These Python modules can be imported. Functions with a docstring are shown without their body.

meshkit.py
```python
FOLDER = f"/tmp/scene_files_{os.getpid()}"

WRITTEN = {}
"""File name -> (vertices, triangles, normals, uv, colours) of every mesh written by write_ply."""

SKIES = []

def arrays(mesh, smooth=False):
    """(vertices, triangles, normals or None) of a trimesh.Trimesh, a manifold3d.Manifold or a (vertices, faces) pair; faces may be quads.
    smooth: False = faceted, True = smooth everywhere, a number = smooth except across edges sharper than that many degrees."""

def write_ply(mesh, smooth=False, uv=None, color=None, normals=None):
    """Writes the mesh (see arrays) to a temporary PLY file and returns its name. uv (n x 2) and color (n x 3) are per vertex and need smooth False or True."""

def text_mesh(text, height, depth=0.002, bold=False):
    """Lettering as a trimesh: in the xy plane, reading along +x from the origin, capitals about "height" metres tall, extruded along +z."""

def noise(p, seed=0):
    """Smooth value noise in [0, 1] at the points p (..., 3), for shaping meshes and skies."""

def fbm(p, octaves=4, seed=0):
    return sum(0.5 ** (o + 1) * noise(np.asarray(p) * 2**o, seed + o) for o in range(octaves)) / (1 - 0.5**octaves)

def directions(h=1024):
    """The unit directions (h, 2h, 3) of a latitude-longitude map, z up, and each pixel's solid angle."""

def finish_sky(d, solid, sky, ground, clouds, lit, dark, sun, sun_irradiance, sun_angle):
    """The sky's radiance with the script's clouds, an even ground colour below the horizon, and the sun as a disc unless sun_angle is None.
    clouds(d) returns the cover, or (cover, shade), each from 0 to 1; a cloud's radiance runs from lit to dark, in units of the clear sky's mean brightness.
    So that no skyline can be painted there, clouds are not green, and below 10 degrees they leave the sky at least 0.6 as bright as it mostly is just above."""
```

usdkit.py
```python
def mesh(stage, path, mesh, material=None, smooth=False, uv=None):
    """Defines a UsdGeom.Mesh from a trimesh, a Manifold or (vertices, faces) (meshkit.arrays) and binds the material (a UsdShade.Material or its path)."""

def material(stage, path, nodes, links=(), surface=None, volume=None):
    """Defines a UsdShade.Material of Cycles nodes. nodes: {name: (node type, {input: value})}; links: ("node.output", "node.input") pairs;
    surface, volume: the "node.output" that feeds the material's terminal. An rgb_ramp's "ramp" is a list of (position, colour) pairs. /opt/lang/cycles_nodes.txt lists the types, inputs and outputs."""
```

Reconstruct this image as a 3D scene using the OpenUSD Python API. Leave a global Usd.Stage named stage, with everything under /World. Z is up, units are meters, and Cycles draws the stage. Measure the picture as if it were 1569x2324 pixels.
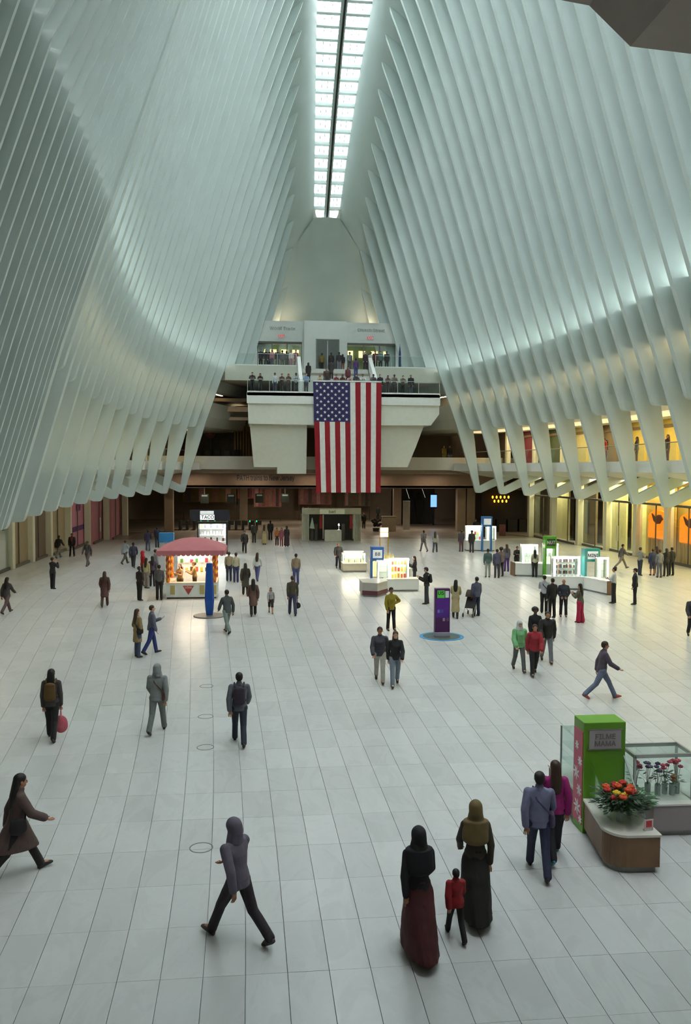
import math, random, functools
import numpy as np
import trimesh, manifold3d as m3, shapely, shapely.geometry as sg
import usdkit, meshkit
from pxr import Usd, UsdGeom, UsdLux, UsdShade, Gf, Sdf, Vt

stage = Usd.Stage.CreateInMemory()
UsdGeom.SetStageUpAxis(stage, 'Z')
UsdGeom.Xform.Define(stage, '/World')
UsdGeom.Scope.Define(stage, '/World/Looks')
rng = random.Random(7)

# ---------------------------------------------------------------- camera, sky, exposure
EXPOSURE, SKY = 0.18, 5.0                     # stops; overcast daylight
FRIT = (.222, .23, .228)                     # how much of it the fritted side glazing lets through
SHOP, GAL, SOF, NOSE, CONC_L, LEVEL_L = 26.0, 9.0, 8.0, 14.0, 30.0, 6.0   # the building's own lamps
KLIT = 6.0
LEDGE_L, STRIP_L = 34.0, 10.0

AXIS = 6.35                                   # the camera stands this far left of the hall's long axis (x = 0)
CAM = np.array([-AXIS, 0.0, 6.4])
YAW, PITCH, ROLL, FPX = math.radians(5.85), math.radians(2.92), math.radians(.27), 1900.0
fwd = np.array([math.sin(YAW)*math.cos(PITCH), math.cos(YAW)*math.cos(PITCH), -math.sin(PITCH)])
rt = np.array([math.cos(YAW), -math.sin(YAW), 0.0]); up = np.cross(rt, fwd)
rt, up = rt*math.cos(ROLL)+up*math.sin(ROLL), -rt*math.sin(ROLL)+up*math.cos(ROLL)
cam = UsdGeom.Camera.Define(stage, '/World/camera')
mtx = Gf.Matrix4d(*rt, 0, *up, 0, *(-fwd), 0, *CAM, 1)
cam.AddTransformOp().Set(mtx)
cam.CreateHorizontalApertureAttr(24.0)
cam.CreateVerticalApertureAttr(24.0*2324/1569)
cam.CreateFocalLengthAttr(24.0*FPX/1569)
cam.CreateClippingRangeAttr(Gf.Vec2f(0.1, 2000))
cam.CreateExposureAttr(EXPOSURE)
dome = UsdLux.DomeLight.Define(stage, '/World/sky')
dome.CreateColorAttr(Gf.Vec3f(.96, .98, 1.0)); dome.CreateIntensityAttr(SKY)

# ---------------------------------------------------------------- helpers
def lin(h):
    c = np.array([int(h[i:i+2], 16) for i in (0, 2, 4)])/255.0
    return tuple(np.where(c <= .04045, c/12.92, ((c+.055)/1.055)**2.4))
_mats = {}
def M(hexcol, rough=.6, metal=0.0, emit=0.0, mottle=.08, scale=3.0, spec=.5, sheen=0.0):
    key = (hexcol, rough, metal, emit, mottle, scale, spec, sheen)
    if key not in _mats:
        c = np.array(lin(hexcol)); p = {'roughness': rough, 'metallic': metal, 'specular_ior_level': spec}
        if sheen: p['sheen_weight'] = sheen
        if emit: p['emission_strength'] = emit; p['emission_color'] = tuple(c)
        _mats[key] = usdkit.material(stage, f'/World/Looks/m{len(_mats):03d}_{hexcol}', {
            'tc': ('texture_coordinate', {}), 'n': ('noise_texture', {'scale': scale, 'detail': 4.0}),
            'r': ('rgb_ramp', {'ramp': [(.3, tuple(np.clip(c*(1-mottle), 0, 1))), (.7, tuple(np.clip(c*(1+mottle), 0, 1)))]}),
            'p': ('principled_bsdf', p)},
            [('tc.object', 'n.vector'), ('n.fac', 'r.fac'), ('r.color', 'p.base_color')], surface='p.BSDF')
    return _mats[key]
def glass_mat(name, tint, rough=0.0, fac=None):
    nodes = {'t': ('transparent_bsdf', {'color': tint}), 'g': ('glossy_bsdf', {'color': (.9, .95, .95), 'roughness': rough + .02}),
             'f': ('fresnel', {}), 'm': ('mix_closure', {}), 'geo': ('geometry', {}), 'e': ('math', {'math_type': 'multiply_add', 'value2': -2.0, 'value3': 1.0}), 'i': ('math', {'math_type': 'power', 'value1': 1.4})}
    return usdkit.material(stage, '/World/Looks/'+name, nodes, [('geo.backfacing', 'e.value1'), ('e.value', 'i.value2'), ('i.value', 'f.IOR'), ('f.fac', 'm.fac'), ('t.BSDF', 'm.closure1'), ('g.BSDF', 'm.closure2')], surface='m.closure')

_used = {}
def name_at(parent, name):
    k = (parent, name); n = _used.get(k, -1) + 1; _used[k] = n
    return f'{parent}/{name}' if n == 0 else f'{parent}/{name}_{n:03d}'
def tag(prim, label=None, cat=None, group=None, kind=None):
    for k, v in (('label', label), ('category', cat), ('group', group), ('kind', kind)):
        if v: prim.SetCustomDataByKey(k, v)
def thing(name, label=None, cat=None, loc=(0, 0, 0), rz=0.0, group=None, kind=None):
    p = name_at('/World', name); x = UsdGeom.Xform.Define(stage, p)
    x.AddTranslateOp().Set(Gf.Vec3d(*map(float, loc)))
    if rz: x.AddRotateZOp().Set(float(rz))
    tag(x.GetPrim(), label, cat, group, kind)
    return p
def obj(name, mesh, mat, parent='/World', label=None, cat=None, group=None, kind=None, smooth=False):
    p = name_at(parent, name)
    m = usdkit.mesh(stage, p, mesh, mat, smooth=smooth)
    tag(m.GetPrim(), label, cat, group, kind)
    return p
def J(*ms):
    V, F, n = [], [], 0
    for v, f in ms:
        V.append(v); F.append(np.asarray(f)+n); n += len(v)
    return np.vstack(V), np.vstack(F)
_BF = np.array([[0,2,1],[0,3,2],[4,5,6],[4,6,7],[0,1,5],[0,5,4],[1,2,6],[1,6,5],[2,3,7],[2,7,6],[3,0,4],[3,4,7]])
def box(c, s, rz=0.0, taper=1.0):
    sx, sy, sz = np.array(s)/2.0
    v = np.array([[-sx,-sy,-sz],[sx,-sy,-sz],[sx,sy,-sz],[-sx,sy,-sz],[-sx,-sy,sz],[sx,-sy,sz],[sx,sy,sz],[-sx,sy,sz]])
    v[4:, :2] *= taper
    if rz: a = math.radians(rz); v = v @ np.array([[math.cos(a), math.sin(a), 0], [-math.sin(a), math.cos(a), 0], [0, 0, 1]])
    return v + np.array(c, float), _BF
def b2(x0, x1, y0, y1, z0, z1): return box(((x0+x1)/2, (y0+y1)/2, (z0+z1)/2), (x1-x0, y1-y0, z1-z0))
def rbox(c, s, r=.02, rz=0.0):                 # a box with rounded edges
    h = np.maximum(np.array(s)/2.0 - r, 1e-4)
    d = np.array([(i, j, k) for i in (-1, 1) for j in (-1, 1) for k in (-1, 1)], float)
    o = np.array([(1,0,0),(0,1,0),(0,0,1),(.577,.577,.577),(.707,.707,0),(.707,0,.707),(0,.707,.707)])
    pts = np.vstack([dd*h + dd*o*r for dd in d])
    v, f = hull(pts)
    if rz: a = math.radians(rz); v = v @ np.array([[math.cos(a), math.sin(a), 0], [-math.sin(a), math.cos(a), 0], [0, 0, 1]])
    return v + np.array(c, float), f
def man(mf):
    m = mf.to_mesh(); return np.array(m.vert_properties[:, :3], float), np.array(m.tri_verts, int)
def hull(pts): return man(m3.Manifold.hull_points(np.asarray(pts, float)))
def poly_ext(poly, t, axis='y', at=0.0):
    """A 2D polygon (list or shapely) extruded by t. axis y: the polygon lies in x,z and runs from y=at to at+t; z: lies in x,y from z=at; x: lies in y,z."""
    g = poly if hasattr(poly, 'geom_type') else sg.Polygon(poly)
    out = []
    for q in getattr(g, 'geoms', [g]):
        m = trimesh.creation.extrude_polygon(q, t, engine='earcut'); v = np.array(m.vertices); f = np.array(m.faces)
        if axis == 'y': v = np.stack([v[:, 0], at+t-v[:, 2], v[:, 1]], 1)
        elif axis == 'x': v = np.stack([at+v[:, 2], v[:, 0], v[:, 1]], 1)
        else: v = v + [0, 0, at]
        out.append((v, f))
    return J(*out)
def loft(rings, close=True, caps=True):
    """Rings of equal length (n x 3 each), joined in order."""
    R = np.array(rings, float); k, n = R.shape[:2]; v = R.reshape(-1, 3); F = []
    m = n if close else n-1
    i = np.arange(k-1)[:, None]*n; j = np.arange(m)[None]; j2 = (j+1) % n
    a, b, c, d = i+j, i+j2, i+n+j2, i+n+j
    F = np.vstack([np.stack([a, b, c], -1).reshape(-1, 3), np.stack([a, c, d], -1).reshape(-1, 3)])
    if caps and close:
        c0, c1 = len(v), len(v)+1; v = np.vstack([v, R[0].mean(0), R[-1].mean(0)])
        jj = np.arange(n); q = (jj+1) % n
        F = np.vstack([F, np.stack([q, jj, np.full(n, c0)], 1), np.stack([(k-1)*n+jj, (k-1)*n+q, np.full(n, c1)], 1)])
    return v, F
def tube(pts, r, n=8):
    P = np.array(pts, float); rr = np.broadcast_to(r, len(P)); rings = []
    T = np.gradient(P, axis=0); T /= np.linalg.norm(T, axis=1)[:, None]+1e-12
    u = np.array([0, 0, 1.0]) if abs(T[0][2]) < .9 else np.array([1.0, 0, 0])
    for p, t, q in zip(P, T, rr):
        u = u - t*(u @ t); u /= np.linalg.norm(u); w = np.cross(t, u)
        a = np.linspace(0, 2*math.pi, n, endpoint=False)
        rings.append(p + q*(np.cos(a)[:, None]*u + np.sin(a)[:, None]*w))
    return loft(rings)
def lathe(prof, n=32, c=(0, 0, 0), sx=1.0, sy=1.0):
    a = np.linspace(0, 2*math.pi, n, endpoint=False)
    return (lambda m: (m[0]+np.array(c, float), m[1]))(loft([np.stack([r*np.cos(a)*sx, r*np.sin(a)*sy, np.full(n, z)], 1) for r, z in prof]))
def ring(prof, n=32, c=(0, 0, 0)):                # a lathe whose closed profile stays clear of the axis
    a = np.linspace(0, 2*math.pi, n, endpoint=False)
    v, f = loft([np.stack([r*np.cos(a), r*np.sin(a), np.full(n, z)], 1) for r, z in prof+[prof[0]]], caps=False)
    return v+np.array(c, float), f
def ell(c, r, sub=2):
    m = trimesh.creation.icosphere(sub, 1.0); return np.array(m.vertices)*np.array(r)+np.array(c, float), np.array(m.faces)
def mv(m, t=(0, 0, 0), rz=0.0):
    v, f = m
    if rz: a = math.radians(rz); v = v @ np.array([[math.cos(a), math.sin(a), 0], [-math.sin(a), math.cos(a), 0], [0, 0, 1]])
    return v+np.array(t, float), f
def text(s, h, depth=.02, bold=False, face='-y', c=(0, 0, 0)):
    """Lettering centred on c, facing -y (read from the camera's side), -x or +x."""
    m = meshkit.text_mesh(s, h, depth, bold); v = np.array(m.vertices); v -= (v.min(0)+v.max(0))/2
    if face == '-y': w = np.stack([v[:, 0], -v[:, 2], v[:, 1]], 1)
    elif face == '-x': w = np.stack([-v[:, 2], -v[:, 0], v[:, 1]], 1)
    else: w = np.stack([v[:, 2], v[:, 0], v[:, 1]], 1)
    return w+np.array(c, float), np.array(m.faces)
def rect_light(path, c, w, h, col, power, rot=(0, 0, 0)):
    l = UsdLux.RectLight.Define(stage, path); l.CreateWidthAttr(w); l.CreateHeightAttr(h)
    l.AddTranslateOp().Set(Gf.Vec3d(*map(float, c))); l.AddRotateXYZOp().Set(Gf.Vec3f(*rot))
    l.CreateColorAttr(Gf.Vec3f(*col)); l.CreateIntensityAttr(power); l.CreateNormalizeAttr(False)
    return l

PAINT = M('b6c2be', .45, mottle=.03, scale=.6)          # the white steel of the ribs
PAINT2 = M('c9cabd', .55, mottle=.04, scale=.5)         # warmer plaster panels
WHITE = M('dcdfda', .5, mottle=.03)
GLASS = glass_mat('clear_glass', (.93, .97, .96))
SIDEGLASS = glass_mat('fritted_glass', FRIT)
SKYGLASS = glass_mat('skylight_glass', (.93, .97, .98))
# ---------------------------------------------------------------- shape of the hall
YC, PITCHR = 48.83, 4.0526/2
def wk(Y):
    t = YC-Y
    if Y < 28.6: return 14.67 - .06*(28.6-Y)
    return 16.18 - (.0057 if t < 0 else .0037)*t*t
def ztip(Y): return 43.5-.0153*min(abs(YC-Y), 34.0)**2
def w_in(Y, z):
    dw = wk(Y)-16.18
    if z <= 15: return float(np.interp(z, [4.36, 10.5, 15], [16.18, 14.3, 12.7]))+dw
    zt = ztip(Y); u = (z-15)/(zt-15); w15 = 12.7+dw; b = .5*max(0, 1-((YC-Y)/24)**2)
    return w15+(3.2-w15)*u+b*6.75*u*u*(1-u)
def depth(Y, z):
    zt = ztip(Y)
    return float(np.interp(z, [15, zt-4, zt], [1.45, 1.3, 1.15]))
YR = [73.15-PITCHR*k for k in range(-5, 23)]             # rib stations, far to near
YN = [28.57-.76*k for k in range(1, 22)]                  # the closely set slimmer ribs of the near end
def wall_w(Y): return 21.9-(.0031 if Y > 50 else .002)*(Y-50)**2
def ow(Y): return max(wk(Y)+9, wall_w(Y)+3.2)
YS = [-8.0, -2.0, 4.0, 9.0] + [y-.38 for y in YN[::-1]] + sorted(y+PITCHR/2 for y in YR) + [90.0]
YS = [y for y in YS if y <= 84.5] + [86.5]
def rib_poly(Y, kind):
    zt = ztip(Y)
    z0 = {'knee': 4.36, 'stub': 9.85, 'deck': 15.2}[kind]
    zs = np.r_[np.linspace(z0, 15, 8)[:-1] if z0 < 15 else [], np.linspace(max(15, z0), zt, 16)]
    inn = [(w_in(Y, z), z) for z in zs]
    out = []
    for z in zs[::-1]:
        if z >= 15: d = depth(Y, z)
        elif z >= 10: d = 1.45
        else: d = float(np.interp(z, [4.36, 6.6, 10], [.42, .78, 1.45]))
        out.append((w_in(Y, z)+d, z))
    g = sg.Polygon(inn+out)
    if kind == 'knee':
        a = w_in(Y, 4.36)
        strut = sg.Polygon([(a, 4.36), (a+.45, 4.36), (a+3.6, 5.75), (a+3.6, 6.1), (a+2.6, 6.1), (a+.25, 4.95)])
        g = g.union(strut)
    if kind != 'deck':
        r = .16 if kind == 'knee' else .3
        low = g.intersection(sg.box(0, 0, 40, 13)).buffer(-r).buffer(r)
        g = low.union(g.intersection(sg.box(0, 12, 40, 60))).simplify(.01)
    return g
def near_rib(Y):
    zs = np.r_[np.linspace(4.4, 15, 7)[:-1], np.linspace(15, ztip(Y), 12)]
    return sg.Polygon([(w_in(Y, z), z) for z in zs]+[(w_in(Y, z)+.62, z) for z in zs[::-1]])
walls = {-1: thing('wall_left', kind='structure'), 1: thing('wall_right', kind='structure')}
TH = .34
for k, Y in enumerate(YR):
    i = k-5
    kind = 'deck' if i < 0 else ('knee' if i % 2 == 0 and Y > 14 else 'stub')
    v, f = poly_ext(rib_poly(Y, kind), TH, 'y', Y-TH/2)
    for s in (-1, 1):
        vv = v*[s, 1, 1]
        obj('rib', (vv, f if s > 0 else f[:, ::-1]), PAINT, walls[s])
for Y in YN:
    v, f = poly_ext(near_rib(Y), .1, 'y', Y-.05)
    for s in (-1, 1):
        obj('rib', (v*[s, 1, 1], f if s > 0 else f[:, ::-1]), PAINT, walls[s])
def side_loft(name, sec, mat, Ys=YS, sides=(-1, 1), **kw):
    for s in sides:
        rings = [[(s*w, Y, z) for w, z in sec(Y)] for Y in Ys]
        v, f = loft(rings)
        if s < 0: f = f[:, ::-1]
        obj(name, (v, f), mat, walls[s], **kw)
# glazing between neighbouring ribs, from the ledge up to the ridge: one long pane per bay
for a, b in zip(YS[:-1], YS[1:]):
    for s in (-1, 1):
        rings = []
        for Y in (a+.02, b-.02):
            zs = np.linspace(15.25, ztip(Y)-6, 9)
            r = [(s*(w_in(Y, z)+(depth(Y, z)-.12 if Y > 28 else .6)), Y, z) for z in zs]
            rings.append(r + [(x+s*.04, y, z) for x, y, z in r[::-1]])
        v, f = loft(rings)
        obj('pane', (v, f if s > 0 else f[:, ::-1]), SIDEGLASS, walls[s])
def crown(Y):
    zs = np.linspace(ztip(Y)-6, ztip(Y)+.3, 6); e = lambda z: w_in(Y, min(z, ztip(Y)))+(depth(Y, z) if Y > 28 else .6)
    return [(e(z)-.1, min(z, ztip(Y)-.4)) for z in zs]+[(e(z)+.25, min(z, ztip(Y)-.4)) for z in zs[::-1]]
side_loft('crown_panel', crown, PAINT, smooth=40)
lo = lambda Y: .5 if Y < 28.6 else 1.0
side_loft('ledge', lambda Y: [(w_in(Y, 15.2)+lo(Y), 15.2), (w_in(Y, 15.2)+2.4, 15.2), (w_in(Y, 15.2)+2.4, 14.8), (w_in(Y, 15)+lo(Y), 14.8)], PAINT)
side_loft('upper_panel', lambda Y: [(w_in(Y, 14.8)+1.1, 14.8), (w_in(Y, 14.8)+1.3, 14.8), (w_in(Y, 13.1)+1.3, 13.1), (w_in(Y, 13.1)+1.0, 13.1)], M('a9aca4', .6))
side_loft('gallery_panel', lambda Y: [(w_in(Y, 12.2)+.9, 12.25), (w_in(Y, 12.2)+2.2, 12.25), (w_in(Y, 10.5)+1.9, 10.7), (wk(Y)+5.2, 10.3), (wk(Y)+5.2, 9.9), (wk(Y)+1.2, 9.95), (w_in(Y, 10.2)+1.0, 10.15), (w_in(Y, 11)+.85, 11.0)], PAINT2)
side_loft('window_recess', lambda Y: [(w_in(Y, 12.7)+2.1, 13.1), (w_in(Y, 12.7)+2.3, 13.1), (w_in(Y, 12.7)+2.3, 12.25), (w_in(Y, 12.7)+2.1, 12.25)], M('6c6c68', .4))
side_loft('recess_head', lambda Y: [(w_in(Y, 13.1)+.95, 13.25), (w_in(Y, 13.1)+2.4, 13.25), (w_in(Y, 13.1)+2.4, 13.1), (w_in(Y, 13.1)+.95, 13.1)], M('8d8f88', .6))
YG = [y for y in YS if 12 < y < 76]+[78.0]
side_loft('fascia', lambda Y: [(wk(Y)+.35, 6.98), (wk(Y)+.62, 6.98), (wk(Y)+.62, 6.3), (wk(Y)+.35, 6.3)], WHITE, YG)
side_loft('gallery_floor', lambda Y: [(wk(Y)+.6, 6.9), (ow(Y), 6.9), (ow(Y), 6.55), (wk(Y)+.6, 6.55)], M('b9b8ae', .4), YG)
side_loft('soffit', lambda Y: [(wk(Y)+.55, 6.35), (ow(Y), 6.5), (ow(Y), 5.65), (wk(Y)+4.6, 5.65), (wk(Y)+2.2, 6.0)], PAINT2, YG)
side_loft('outer_wall', lambda Y: [(ow(Y), 15.0), (ow(Y)+.3, 15.0), (ow(Y)+.3, -.2), (ow(Y), -.2)], M('5a5348', .7))
side_loft('roof_slab', lambda Y: [(w_in(Y, 15.2)+2.3, 15.2), (ow(Y)+.3, 15.2), (ow(Y)+.3, 14.9), (w_in(Y, 15.2)+2.3, 14.9)], M('8a8a80', .7))
for s in (-1, 1):                                        # glass rail of the gallery, pane by pane
    for k in range(0, 30):
        Y0 = 73.15-PITCHR*k
        if Y0-PITCHR < 13: break
        rings = []
        for Y in (Y0-.2, Y0-PITCHR+.2):
            w = s*(wk(Y)+.75); rings.append([(w, Y, 6.98), (w+s*.03, Y, 6.98), (w+s*.03, Y, 7.98), (w, Y, 7.98)])
        v, f = loft(rings); obj('rail_pane', (v, f), GLASS, walls[s])
    obj('handrail', tube([(s*(wk(Y)+.76), Y, 8.02) for Y in YG], .03, 6), M('7d7f7c', .3, .8), walls[s])

# light strips: cool uplights on the ledge, warm ones over the panels and along the edge of the gallery ceiling
UPL, WRM = M('e4f2ee', .4, emit=LEDGE_L, mottle=0), M('ffe2ae', .4, emit=STRIP_L, mottle=0)
side_loft('uplight', lambda Y: [(w_in(Y, 15.2)+1.15, 15.2), (w_in(Y, 15.2)+1.3, 15.2), (w_in(Y, 15.2)+1.3, 15.25), (w_in(Y, 15.2)+1.15, 15.25)], UPL, [y for y in YS if 29 < y < 84])
side_loft('recess_strip', lambda Y: [(w_in(Y, 13.1)+1.2, 13.09), (w_in(Y, 13.1)+1.4, 13.09), (w_in(Y, 13.1)+1.4, 13.04), (w_in(Y, 13.1)+1.2, 13.04)], WRM, [y for y in YG if y > 29])
side_loft('gallery_strip', lambda Y: [(wk(Y)+1.3, 9.95), (wk(Y)+3.2, 9.95), (wk(Y)+3.2, 9.86), (wk(Y)+1.3, 9.86)], M('ffe7b4', .4, emit=STRIP_L*.07, mottle=0), [y for y in YG if y > 29])

# ridge: a smooth box beam each side of the skylight, closed by a nose at the far end
ceil = thing('ceiling', kind='structure')
def zsky(Y): return 44.8-.0137*min(abs(YC-Y), 34.0)**2
def wsky(Y): return max(.9, 2.1-.053*(Y-64)) if Y > 40 else 2.1+.053*24
YSK = 81.4
for s in (-1, 1):
    rings = []
    for Y in [y for y in YS if y < YSK]+[YSK]:
        zt, zk, ws = ztip(Y), zsky(Y), wsky(Y)
        rings.append([(s*3.1, Y, zt+.05), (s*ws, Y, zk-.2), (s*ws, Y, zk+.25), (s*(ws+.35), Y, zk+.25), (s*4.7, Y, zt+.9), (s*4.5, Y, zt-.9)])
    v, f = loft(rings); obj('ridge_beam', (v, f if s > 0 else f[:, ::-1]), PAINT, ceil, smooth=35)
# nose: from the end of the skylight down to the lip over the entrance
rings = []
def nose_sec(Y, w, zb, zc, flat):
    g = lambda u: 1.0 if u < flat else 1-(u-flat)/(1-flat)
    a = np.r_[np.linspace(-1, -flat, 6), np.linspace(-flat, flat, 5)[1:-1], np.linspace(flat, 1, 6)]
    inner = [(x*w, Y-.5*(1-abs(x)), zb+(zc-zb)*g(abs(x))) for x in a]
    outer = [(x*(w+.5), Y+.45, zb+.3+(zc-zb+.5)*g(abs(x))) for x in a[::-1]]
    return [(-w-1.5, Y+.1, zb-1.1)]+inner+[(w+1.5, Y+.1, zb-1.1), (w+1.6, Y+.5, zb-.8)]+outer+[(-w-1.6, Y+.5, zb-.8)]
NOSE_SEC = ((YSK-.3, 3.1, ztip(YSK-.3)+.02, zsky(YSK-.3)-.24, .38), (YSK+.2, 3.13, ztip(YSK+.2)+.02, zsky(YSK+.2)-.3, .37), (82.2, 3.3, 26.3, 28.9, .33), (82.8, 3.55, 25.0, 27.7, .3), (83.3, 3.9, 23.7, 25.9, .28), (83.8, 4.35, 22.2, 23.6, .25), (84.2, 4.85, 20.75, 20.95, .2))
for q in NOSE_SEC: rings.append(nose_sec(*q))
v, f = loft(rings, caps=False); obj('nose', (v, f), PAINT, ceil, smooth=60)
# skylight: bars, centre rail, panes
sky = thing('window_1', kind='structure')
BAR = PITCHR/2; BARM = M('b9c6c2', .4, mottle=.02)
ybars = [YSK-.9-BAR*k for k in range(0, 75)]
for Y in ybars:
    ws = wsky(Y)+.1
    obj('bar', J(b2(-ws, -.2, Y-.19, Y+.19, zsky(Y)-.1, zsky(Y)+.16), b2(.2, ws, Y-.19, Y+.19, zsky(Y)-.1, zsky(Y)+.16)), BARM, sky)
for Y in ybars[:-1]:
    for s in (-1, 1):
        r = [[(s*.2, y, zsky(y)+.12), (s*wsky(y), y, zsky(y)+.12), (s*wsky(y), y, zsky(y)+.15), (s*.2, y, zsky(y)+.15)] for y in (Y-.19, Y-BAR+.19)]
        v, f = loft(r); obj('pane', (v, f), SKYGLASS, sky)
        for q in (.36, .68):
            w = .2+(wsky(Y)-.2)*q; r = [[(s*w-.02, y, zsky(y)+.08), (s*w+.02, y, zsky(y)+.08), (s*w+.02, y, zsky(y)+.12), (s*w-.02, y, zsky(y)+.12)] for y in (Y-.19, Y-BAR+.19)]
            if Y > 55: obj('glazing_bar', loft(r), BARM, sky)
ys = np.r_[np.arange(-4, YSK, 3.0), YSK+.2]
for nm, x0, x1, z0, z1, m in (('centre_beam', -.25, .25, -.12, .2, BARM), ('centre_track', -.03, .13, -.2, -.12, M('141816', .5))):
    obj(nm, loft([[(x0, y, zsky(y)+z0), (x1, y, zsky(y)+z0), (x1, y, zsky(y)+z1), (x0, y, zsky(y)+z1)] for y in ys]), m, sky)
# rounded end of the skylight
a = np.linspace(0, math.pi, 17); we = wsky(YSK-1.2)
rings = [[(r*np.cos(t), YSK-1.1+r*np.sin(t), zsky(YSK-1.1+r*np.sin(t))+dz) for t in a] for r, dz in ((we-.1, .2), (we-.1, -.3), (we+.22, -.34), (we+.22, .2))]
v, f = loft(rings, close=False); obj('end_ring', (v, f), WHITE, sky, smooth=40)
# end walls
wb = thing('wall_back', kind='structure')
wf = thing('wall_front', kind='structure')
obj('end_panel', b2(-15, 15, 86.6, 86.9, 15.4, 50), M('8a948e', .7), wb)
obj('roof_panel', b2(-27, 27, 84, 112, 14.9, 15.3), M('5a5448', .7), wb)
obj('side_panel', J(b2(-27.2, -26.9, 80, 112, -.2, 15.2), b2(26.9, 27.2, 80, 112, -.2, 15.2), b2(-27, 27, 112, 112.3, -.2, 15.2)), M('4a4238', .8), wb)
obj('panel', b2(-30, 30, -8.4, -8.0, -.2, 46), M('777a74', .8), wf)
# ---------------------------------------------------------------- floor: marble strips that widen towards the middle of the hall
def swid(Y):
    u = min(1, max(0, (Y-8)/40)); return .53+.23*u*u*(3-2*u)
def sx(k, Y): return -2.6+(k+.61)*swid(Y)
def tone_mat(name, lo, hi, rough):
    return usdkit.material(stage, '/World/Looks/'+name, {
        'tc': ('texture_coordinate', {}), 'g': ('geometry', {}), 'a': ('attribute', {'attribute': 'tone'}),
        'mp': ('mapping', {'scale': (1.0, .45, 1.0)}),
        'n': ('noise_texture', {'scale': 1.3, 'detail': 7.0, 'roughness': .62, 'distortion': 1.6}),
        'v': ('rgb_ramp', {'ramp': [(.42, (.93, .93, .93)), (.5, (1, 1, 1)), (.62, (.965, .965, .97))]}),
        'r': ('rgb_ramp', {'ramp': [(0, lo), (1, hi)]}), 'm': ('mix', {'mix_type': 'multiply', 'fac': 1.0}),
        'p': ('principled_bsdf', {'roughness': rough, 'specular_ior_level': .45})},
        [('g.position', 'mp.vector'), ('mp.vector', 'n.vector'), ('n.fac', 'v.fac'), ('a.fac', 'r.fac'), ('r.color', 'm.color1'), ('v.color', 'm.color2'), ('m.color', 'p.base_color')], surface='p.BSDF')
TILE = tone_mat('marble', lin('b9bab8'), lin('c3c4c2'), .28)
fl = thing('floor', kind='structure')
obj('bed', b2(-27, 27, -8, 112, -.3, -.028), M('83857e', .6), fl)
rows = [9.17]
while rows[0] > 1.5: rows.insert(0, rows[0]-1.2)
while rows[-1] < 76: rows.append(rows[-1]+1.2*min(1.35, swid(rows[-1])/.535))
def tile(k, y0, y1, g=.004):
    gy = .002
    q = [(sx(k, y0+gy)+g, y0+gy), (sx(k+1, y0+gy)-g, y0+gy), (sx(k+1, y1-gy)-g, y1-gy), (sx(k, y1-gy)+g, y1-gy)]
    dz = rng.uniform(-.0006, .0006)
    return np.array([(x, y, -.03) for x, y in q]+[(x, y, dz) for x, y in q]), _BF
def set_tone(path, vals):
    UsdGeom.PrimvarsAPI(stage.GetPrimAtPath(path)).CreatePrimvar('tone', Sdf.ValueTypeNames.FloatArray, 'vertex').Set(Vt.FloatArray.FromNumpy(np.asarray(vals, np.float32)))
near, far = [], []
for y0, y1 in zip(rows[:-1], rows[1:]):
    for k in range(-60, 60):
        xm = sx(k+.5, (y0+y1)/2)
        if abs(xm) > 22.2: continue
        px = (xm+AXIS)/max(y1, 1)-math.tan(YAW)
        (near if y0 > 8.0 and abs(px) < .45 and len(near) < 300 else far).append((k, y0, y1))
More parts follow.
